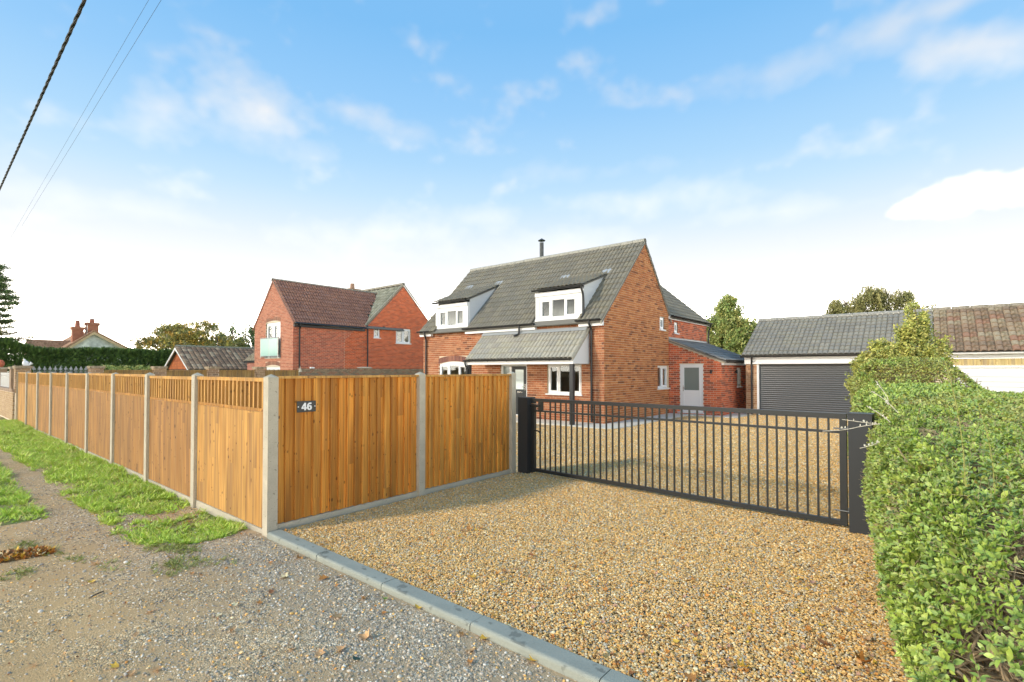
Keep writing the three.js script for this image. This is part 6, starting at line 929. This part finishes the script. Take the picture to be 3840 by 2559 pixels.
// ───────────────────────── grass verges ─────────────────────────
{
  const f = mulberry(500);
  const k = 1.055, A = [[-15.5, -1.36], [-12, -1.504], [-9.55, -1.507], [-7.77, -1.487], [-7.23, -1.522], [-6.12, -1.507], [-5.54, -1.577], [-5.3, -1.8], [-5.45, -2.1], [-5.4, -2.3]].map(([x, z]) => [x * k, z * k]);
  const zEdge = (x) => { if (x < A[0][0]) return A[0][1] - 0.15 * smooth(-16.5, -24, x) * 2; let i = 0; while (i < 6 && x > A[i + 1][0]) i++; return mix(A[i][1], A[i + 1][1], clamp((x - A[i][0]) / (A[i + 1][0] - A[i][0]))); };
  const inA = (x, z) => { const e = zEdge(x) + 0.42 * (fbm(x * 2.2, z * 2.2 + 7, 4, 15) - 0.5); return x < -5.55 - 0.5 * smooth(-2.1, -2.4, z) * 0.3 && z < e + 0.12 && z > -2.44 && fbm(x * 1.7, z * 1.7, 3, 33) + 0.12 * smooth(-5.7, -8.5, x) - 0.1 * smooth(-2.25, -2.42, z) > 0.34; };
  const inB = (x, z) => { const e = -0.98 * k - 0.05 + 0.14 * (fbm(x * 2.5, z * 2.5, 3, 25) - 0.5); return x < -8.0 && z > e - 0.05 * 0 && z < 2.5 && (x < -8.3 || z < -0.65); };
  const blade = (() => { const g = []; const q = mulberry(3); for (let i = 0; i < 7; i++) { const b = leafBlade(rr(0.045, 0.1, q), 0.0042, 0.2, rr(0.3, 0.9, q), 3); b.applyMatrix4(mtx(V(rr(-0.02, 0.02, q), 0, rr(-0.02, 0.02, q)), rotTo(V(rr(-0.8, 0.8, q), 1, rr(-0.8, 0.8, q)), q() * 6.28), V(1, 1, 1))); g.push(b); } return merge(g); })();
  const weed = (() => { const g = []; const q = mulberry(4); for (let i = 0; i < 9; i++) { const a = i * 0.7, b = leafBlade(rr(0.03, 0.055, q), rr(0.007, 0.012, q), 0.25, 0.35, 3); b.applyMatrix4(mtx(V(0, 0.004, 0), rotTo(V(Math.cos(a), rr(0.15, 0.7, q), Math.sin(a)), q() * 0.5), V(1, 1, 1))); g.push(b); } return merge(g); })();
  const mats = [leafMat({ roughness: 0.55 }), leafMat({ roughness: 0.5 })], G = [[], []], Wd = [[], []], pal = [[0.50, 0.68, 0.085], [0.58, 0.72, 0.11], [0.40, 0.60, 0.075], [0.68, 0.68, 0.22], [0.46, 0.62, 0.1]];
  for (let i = 0; i < 150000; i++) {
    const x = -5.4 - 18 * Math.pow(f(), 1.7), z = rr(-2.44, 0.9, f); const a = inA(x, z), b = !a && inB(x, z); if (!a && !b) continue; if (f() > (0.12 + 0.88 * smooth(0.38, 0.56, fbm(x * 3.1 + 20, z * 3.1, 3, 58))) * (a ? smooth(0.0, 0.22, zEdge(x) + 0.21 - z) * mix(1, 0.75, smooth(-8, -6, x)) : 1)) continue; const p = V(x, laneY(x, z) - 0.004, z); if (!inFrame(p, 1.03)) continue;
    const s = rr(0.4, 1.0, f) * (0.6 + 0.8 * fbm(x * 4, z * 4, 2, 66)) * (x < -10 ? 1.35 : 1), c = scale3(pick(pal, f), rr(0.8, 1.2, f)), weedy = smooth(-9.5, -6.5, x) * 0.55 + 0.1;
    if (f() < weedy) { if (f() < 0.45) Wd[b ? 1 : 0].push({ m: mtx(p, spin(f), V(s, s, s)), c: C(c[0] * 0.9, c[1] * 0.95, c[2] * 1.1) }); } else G[b ? 1 : 0].push({ m: mtx(p, new THREE.Quaternion().setFromAxisAngle(UPV, f() * 6.28), V(s, s, s)), c: C(...c) });
  }
  const verge = (test, x0, x1, z0, z1, label) => { const st = 0.11, pos = []; for (let x = x0; x < x1; x += st) for (let z = z0; z < z1; z += st) if (test(x + st / 2, z + st / 2)) { const q = [[x, z], [x, z + st], [x + st, z + st], [x, z], [x + st, z + st], [x + st, z]]; for (const [a, b] of q) pos.push(a, laneY(a, b) + 0.003, b); } const g = new THREE.BufferGeometry(); g.setAttribute('position', new THREE.Float32BufferAttribute(pos, 3)); g.computeVertexNormals(); const uv = []; for (let i = 0; i < pos.length; i += 3) uv.push(pos[i], pos[i + 2]); g.setAttribute('uv', new THREE.Float32BufferAttribute(uv, 2)); structure('verge', g, std({ map: T.soil, color: C(1.7, 1.7, 1.3), roughness: 1 }), label); };
  verge((x, z) => inA(x, z) && inA(x, z + 0.22) && inA(x + 0.25, z), -30, -5.6, -2.44, -1.0, 'grass verge between the fence and the lane'); verge(inB, -30, -7.9, -1.3, 2.5, 'grass verge on the near side of the lane');
  tag(instanced('grass', blade, mats[0], G[0], scene), 'short bright grass along the foot of the long fence', 'grass'); tag(instanced('grass', blade, mats[0], G[1], scene), 'short grass on the near side of the lane at the left edge', 'grass');
  tag(instanced('weeds', weed, mats[1], Wd[0], scene), 'low broad-leaved weeds in the verge near the corner post', 'weeds'); if (Wd[1].length) tag(instanced('weeds', weed, mats[1], Wd[1], scene), 'few broad-leaved weeds in the grass at the left edge', 'weeds');
  // stray tufts in the lane
  const stray = []; for (const [px, py, n] of [[85, 2048, 40], [640, 2075, 36], [700, 2080, 40], [590, 2070, 24], [680, 2140, 40], [630, 2160, 22], [60, 2160, 30], [290, 2110, 14], [430, 2142, 12], [190, 2070, 12], [760, 2130, 14], [830, 2130, 10]]) { const c = onY(px, py, -0.09); for (let i = 0; i < n; i++) { const a = f() * 6.28, r = 0.16 * Math.sqrt(f()), x = c.x + Math.cos(a) * r * 1.3, z = c.z + Math.sin(a) * r * 0.7; stray.push({ m: mtx(V(x, laneY(x, z), z), new THREE.Quaternion().setFromAxisAngle(UPV, f() * 6.28), V(1, 0.7, 1).multiplyScalar(rr(0.4, 0.8, f))), c: C(...scale3([0.27, 0.3, 0.06], rr(0.8, 1.2, f))) }); } } tag(instanced('grass_tufts', blade, mats[0], stray, scene), 'thin stray tufts of grass growing in the dirt lane', 'grass');
}
// ───────────────────────── fallen leaves and twigs ─────────────────────────
function mapleLeaf(size, curl, seed) {                      // five-lobed leaf lying flat, curled at the rim
  const f = mulberry(seed), pts = [[0, -0.42], [0.2, -0.36], [0.5, -0.3], [0.3, -0.08], [0.56, 0.16], [0.26, 0.14], [0.2, 0.3], [0.0, 0.62], [-0.18, 0.3], [-0.28, 0.14], [-0.54, 0.2], [-0.32, -0.08], [-0.48, -0.28], [-0.2, -0.36]].map(([x, y]) => [x * rr(0.85, 1.15, f), y * rr(0.85, 1.15, f)]);
  const pos = [0, 0.02, 0], idx = [], a = f() * 6.28, hgt = (x, y) => { const r2 = x * x + y * y, s = x * Math.cos(a) + y * Math.sin(a); return curl * (0.9 * s * s + 0.35 * r2 + 0.12 * Math.sin(x * 9 + a) * r2); };
  for (const [x, y] of pts) pos.push(x * 0.5, hgt(x * 0.5, y * 0.5), y * 0.5); for (const [x, y] of pts) pos.push(x, hgt(x, y), y);
  const n = pts.length; for (let i = 0; i < n; i++) { const j = (i + 1) % n; idx.push(0, 1 + j, 1 + i, 1 + i, 1 + j, 1 + n + i, 1 + j, 1 + n + j, 1 + n + i); }
  const g = new THREE.BufferGeometry(); for (let i = 0; i < pos.length; i++) pos[i] *= size; g.setAttribute('position', new THREE.Float32BufferAttribute(pos, 3)); g.setAttribute('uv', new THREE.Float32BufferAttribute(new Float32Array(pos.length / 3 * 2).map((_, i) => pos[(i >> 1) * 3 + (i & 1 ? 2 : 0)] * 9), 2)); g.setIndex(idx); g.computeVertexNormals(); return g;
}
{
  const f = mulberry(600), COL = { orange: [0.62, 0.26, 0.05], yellow: [0.78, 0.50, 0.06], tan: [0.68, 0.40, 0.17], pale: [0.74, 0.66, 0.38], brown: [0.36, 0.15, 0.05], pink: [0.58, 0.33, 0.22], green: [0.3, 0.42, 0.06], dark: [0.05, 0.11, 0.07] };
  const leafM = {}; for (const k in COL) leafM[k] = std({ color: C(...COL[k]), map: T.brick, roughness: 0.6, side: THREE.DoubleSide });
  const lane = (px, py) => { let p = onY(px, py, -0.06); for (let i = 0; i < 4; i++) p = onY(px, py, laneY(p.x, p.z)); return p; };
  const put = (px, py, col, size, on, label, group) => {
    const p = on === 'lane' ? lane(px, py) : onY(px, py, 0.008), s = Math.round(px * 7 + py), g = mapleLeaf(size, rr(0.35, 1.5, f), s), t = thing('fallen_leaf', label, 'leaf', group);
    t.position.copy(p); t.position.y += 0.009; t.rotation.set(rr(-0.25, 0.25, f), f() * 6.28, rr(-0.25, 0.25, f)); part('blade', g, leafM[col], t); part('stalk', tube([V(0, 0.002, -0.4 * size), V(0.02 * size, 0.006, -0.65 * size), V(0.1 * size, 0.004, -0.9 * size)], 0.0012, 5, 4), leafM.brown, t);
  };
  // large ones, each with its own place
  for (const a of [
    [1212, 2173, 'orange', 0.085, 'lane', 'large curled orange-brown leaf on the grey chippings below the kerb'], [1123, 2097, 'orange', 0.07, 'lane', 'rusty folded leaf lying against the kerb near its corner end'],
    [1265, 2318, 'tan', 0.085, 'lane', 'pair-sized tan leaf in the middle of the lane before the kerb'], [1367, 2396, 'tan', 0.075, 'lane', 'round tan leaf with small holes, the largest in the foreground lane'],
    [1571, 2283, 'yellow', 0.065, 'lane', 'clean yellow maple leaf touching the lane side of the kerb'], [1815, 2400, 'yellow', 0.065, 'lane', 'yellow-gold leaf beside the kerb, halfway along its visible length'], [2000, 2482, 'yellow', 0.07, 'lane', 'bright orange-yellow maple leaf by the kerb at the bottom edge'],
    [1763, 2446, 'tan', 0.06, 'lane', 'star-shaped tan maple leaf on the stones left of two yellow ones'], [1279, 2442, 'tan', 0.06, 'lane', 'small creased tan leaf in front of the round holed one'], [1201, 2456, 'tan', 0.06, 'lane', 'flat tan leaf left of the creased tan one on the lane'], [1334, 2479, 'dark', 0.055, 'lane', 'single dark green leaf on the lane at the bottom'],
    [1445, 2253, 'green', 0.045, 'lane', 'small lime green leaf on the chippings near the kerb'], [1067, 2169, 'pale', 0.075, 'lane', 'pale bleached leaf on the grey chippings near the corner post'], [1016, 2226, 'brown', 0.055, 'lane', 'dark brown curled leaf on the lane below the pale bleached one'],
    [359, 2118, 'tan', 0.075, 'lane', 'big peach-coloured leaf alone on the dirt at the left'], [343, 2187, 'yellow', 0.06, 'lane', 'yellow leaf on the dirt below the peach-coloured one'], [428, 2507, 'yellow', 0.05, 'lane', 'lemon yellow leaf at the bottom left of the lane'],
    [1801, 1985, 'orange', 0.075, 'drive', 'right leaf of a close orange pair on the gravel before the gate'], [1761, 1988, 'orange', 0.06, 'drive', 'left leaf of a close orange pair on the gravel before the gate'], [1994, 2089, 'brown', 0.055, 'drive', 'rust red leaf on the middle of the gravel'], [1885, 2190, 'yellow', 0.05, 'drive', 'golden leaf with a brown end on the gravel beyond the kerb'],
    [2790, 2509, 'yellow', 0.075, 'drive', 'large yellow maple leaf on the gravel at the bottom edge'], [2735, 2501, 'tan', 0.055, 'drive', 'reddish tan leaf just left of the large yellow maple leaf'], [3236, 2488, 'orange', 0.09, 'drive', 'big crumpled orange leaf on the gravel beside the hedge foot'], [3143, 2293, 'pink', 0.06, 'drive', 'dull pink-brown leaf with a dark shadowed tip on the right gravel'], [2592, 2547, 'orange', 0.07, 'drive', 'orange-brown leaf cut by the bottom edge of the gravel'], [3046, 2190, 'pink', 0.055, 'drive', 'pale pink leaf on the gravel nearest the hedge'],
    [3088, 2417, 'brown', 0.07, 'drive', 'long red-brown leaf in the gravel near the hedge base'], [3240, 2405, 'tan', 0.08, 'drive', 'pale leaf with an orange tip beside the hedge base']]) put(...a, undefined);
  // small ones nothing tells apart
  const many = (list, col, on, label, group) => list.forEach(([x, y]) => put(x, y, col, rr(0.035, 0.05, f), on, label, group));
  many([[2183, 2345], [2492, 2348], [2689, 2345], [2607, 2409], [2534, 2411], [2988, 2175], [2748, 2245], [2096, 2072], [1722, 2014], [1772, 2170], [2240, 2030]], 'yellow', 'drive', 'small yellow leaf among the golden gravel of the drive', 'small yellow leaves on the drive');
  many([[1497, 2003], [1577, 2024], [1992, 2369], [2036, 1942], [2099, 2072], [2270, 2215], [2280, 2260], [2555, 2060], [2835, 1998], [2600, 2180], [2937, 2228], [3032, 2367], [2560, 2100], [1620, 2010], [2360, 2070], [2150, 2240], [1890, 2145], [2960, 2440], [1450, 2120], [3160, 2404]], 'orange', 'drive', 'small orange leaf among the golden gravel of the drive', 'small orange leaves on the drive');
  many([[1952, 2160], [2246, 2463], [1905, 2148], [2480, 2090], [2190, 2290]], 'tan', 'drive', 'small tan leaf among the golden gravel of the drive', 'small tan leaves on the drive');
  many([[972, 2265], [753, 2161], [721, 2154], [1262, 2200], [1360, 2250], [1280, 2165], [1690, 2310], [1731, 2383], [1760, 2490], [1016, 2114], [1440, 2305]], 'orange', 'lane', 'small orange leaf on the dirt and chippings of the lane', 'small orange leaves on the lane');
  many([[586, 2518], [125, 2501], [494, 2532], [671, 2107], [637, 2096], [257, 2027], [871, 2369], [1090, 2440], [510, 2385], [560, 2300]], 'tan', 'lane', 'small tan leaf on the dirt and chippings of the lane', 'small tan leaves on the lane');
  many([[819, 2314], [882, 2274], [286, 2104], [713, 2242], [690, 2222], [2048, 2484]], 'pale', 'lane', 'small pale leaf on the dirt and chippings of the lane', 'small pale leaves on the lane');
  many([[545, 2010], [600, 2005], [690, 1970], [560, 1940], [480, 1870], [745, 1985], [430, 1850], [230, 1730], [705, 1960], [590, 1985], [380, 1785], [820, 1995], [650, 1930]], 'orange', 'lane', 'orange leaf lying in the grass below the long fence', 'orange leaves in the verge'); many([[170, 1768], [185, 1795], [205, 1800], [90, 1858], [140, 1876], [335, 1905]], 'pale', 'lane', 'pale leaf along the edge of the grass verge', 'pale leaves along the verge');
  // heap of leaves at the left edge
  const heap = []; for (let i = 0; i < 420; i++) { const t = f(), c = lane(mix(-60, 175, t), mix(2105, 2075, t)), sp = 0.16 * (1 - 0.5 * t), x = c.x + rr(-sp, sp, f), z = c.z + rr(-sp, sp, f) * 0.8, h = 0.05 * Math.max(0, 1 - Math.hypot(x - c.x, z - c.z) / 0.2); const col = pick([COL.orange, COL.yellow, COL.tan, COL.brown, COL.brown, COL.pale, COL.orange], f), k = rr(0.6, 1.1, f); heap.push({ m: mtx(V(x, laneY(x, z) + h * f() + 0.004, z), new THREE.Quaternion().setFromEuler(new THREE.Euler(rr(-0.8, 0.8, f), f() * 6.28, rr(-0.8, 0.8, f))), V(1, 1, 1).multiplyScalar(rr(0.5, 1.2, f))), c: C(col[0] * k, col[1] * k, col[2] * k) }); }
  tag(instanced('fallen_leaves', mapleLeaf(0.055, 1.6, 71), std({ color: C(1, 1, 1), side: THREE.DoubleSide, roughness: 0.7 }), heap, scene), 'small heap of brown and yellow leaves swept up at the left edge', 'leaf heap');
  const bits = []; for (let i = 0; i < 900; i++) { const px = rr(0, 1500, f), py = rr(1700, 2540, f), p = lane(px, py); if (p.z < -2.33 || (p.x > -5.2 && p.z < -2.3)) continue; const col = pick([COL.tan, COL.orange, COL.pale, COL.brown], f), k = rr(0.6, 1, f); if (f() > 0.45 && p.x > -5.5) continue; bits.push({ m: mtx(V(p.x, laneY(p.x, p.z) + 0.008, p.z), spin(f), V(1, 1, 1).multiplyScalar(rr(0.18, 0.5, f))), c: C(col[0] * k, col[1] * k, col[2] * k) }); }
  tag(instanced('leaf_crumbs', mapleLeaf(0.045, 1.2, 72), std({ color: C(1, 1, 1), side: THREE.DoubleSide }), bits, scene), 'crumbs of broken dry leaf strewn over lane and verge', 'leaf litter');
  const db = []; for (let i = 0; i < 900; i++) { const p = onY(rr(1050, 3350, f), 1860 + 690 * Math.pow(f(), 0.8), 0.012); if (p.z > -2.5 || p.x > 0 || p.x < -5.1) continue; const col = pick([COL.orange, COL.orange, COL.tan, COL.yellow, COL.brown, COL.pink], f), k = rr(0.7, 1.05, f); db.push({ m: mtx(V(p.x, rr(0.006, 0.016, f), p.z), spin(f), V(1, 1, 1).multiplyScalar(rr(0.25, 0.75, f))), c: C(col[0] * k, col[1] * k, col[2] * k) }); }
  tag(instanced('leaf_crumbs', mapleLeaf(0.045, 1.2, 73), std({ color: C(1, 1, 1), side: THREE.DoubleSide }), db, scene), 'orange and yellow leaf scraps sprinkled over the gravel drive', 'leaf litter');
  const a = lane(335, 2248), b = lane(388, 2224); a.y += 0.008; b.y += 0.012; single('twig', tube([a, a.clone().lerp(b, 0.4).add(V(0, 0.004, 0.003)), b], 0.005, 8, 6), std({ color: C(0.05, 0.045, 0.035) }), 'short dark stick lying on the dirt lane', 'stick');
  const c = lane(800, 2040), d = lane(905, 2048); single('twig', tube([c.add(V(0, 0.01, 0)), c.clone().lerp(d, 0.5).add(V(0, 0.012, 0.01)), d.add(V(0, 0.008, 0))], 0.0028, 10, 5), std({ color: C(0.5, 0.42, 0.28) }), 'long thin straw-coloured twig on the stones near the corner post', 'stick');
}
// ───────────────────────── every group stands at its own foot ─────────────────────────
for (const t of scene.children) {
  if (!t.isGroup || t.position.lengthSq() > 0 || t.rotation.y) continue;
  const b = new THREE.Box3(); t.updateMatrixWorld(true);
  t.traverse((o) => { if (o.isMesh && !o.isInstancedMesh) b.expandByObject(o); }); if (b.isEmpty()) continue;
  const base = V((b.min.x + b.max.x) / 2, Math.max(b.min.y, -0.1), (b.min.z + b.max.z) / 2);
  t.position.copy(base); for (const c of t.children) c.position.sub(base);
}
renderer.render(scene, camera);
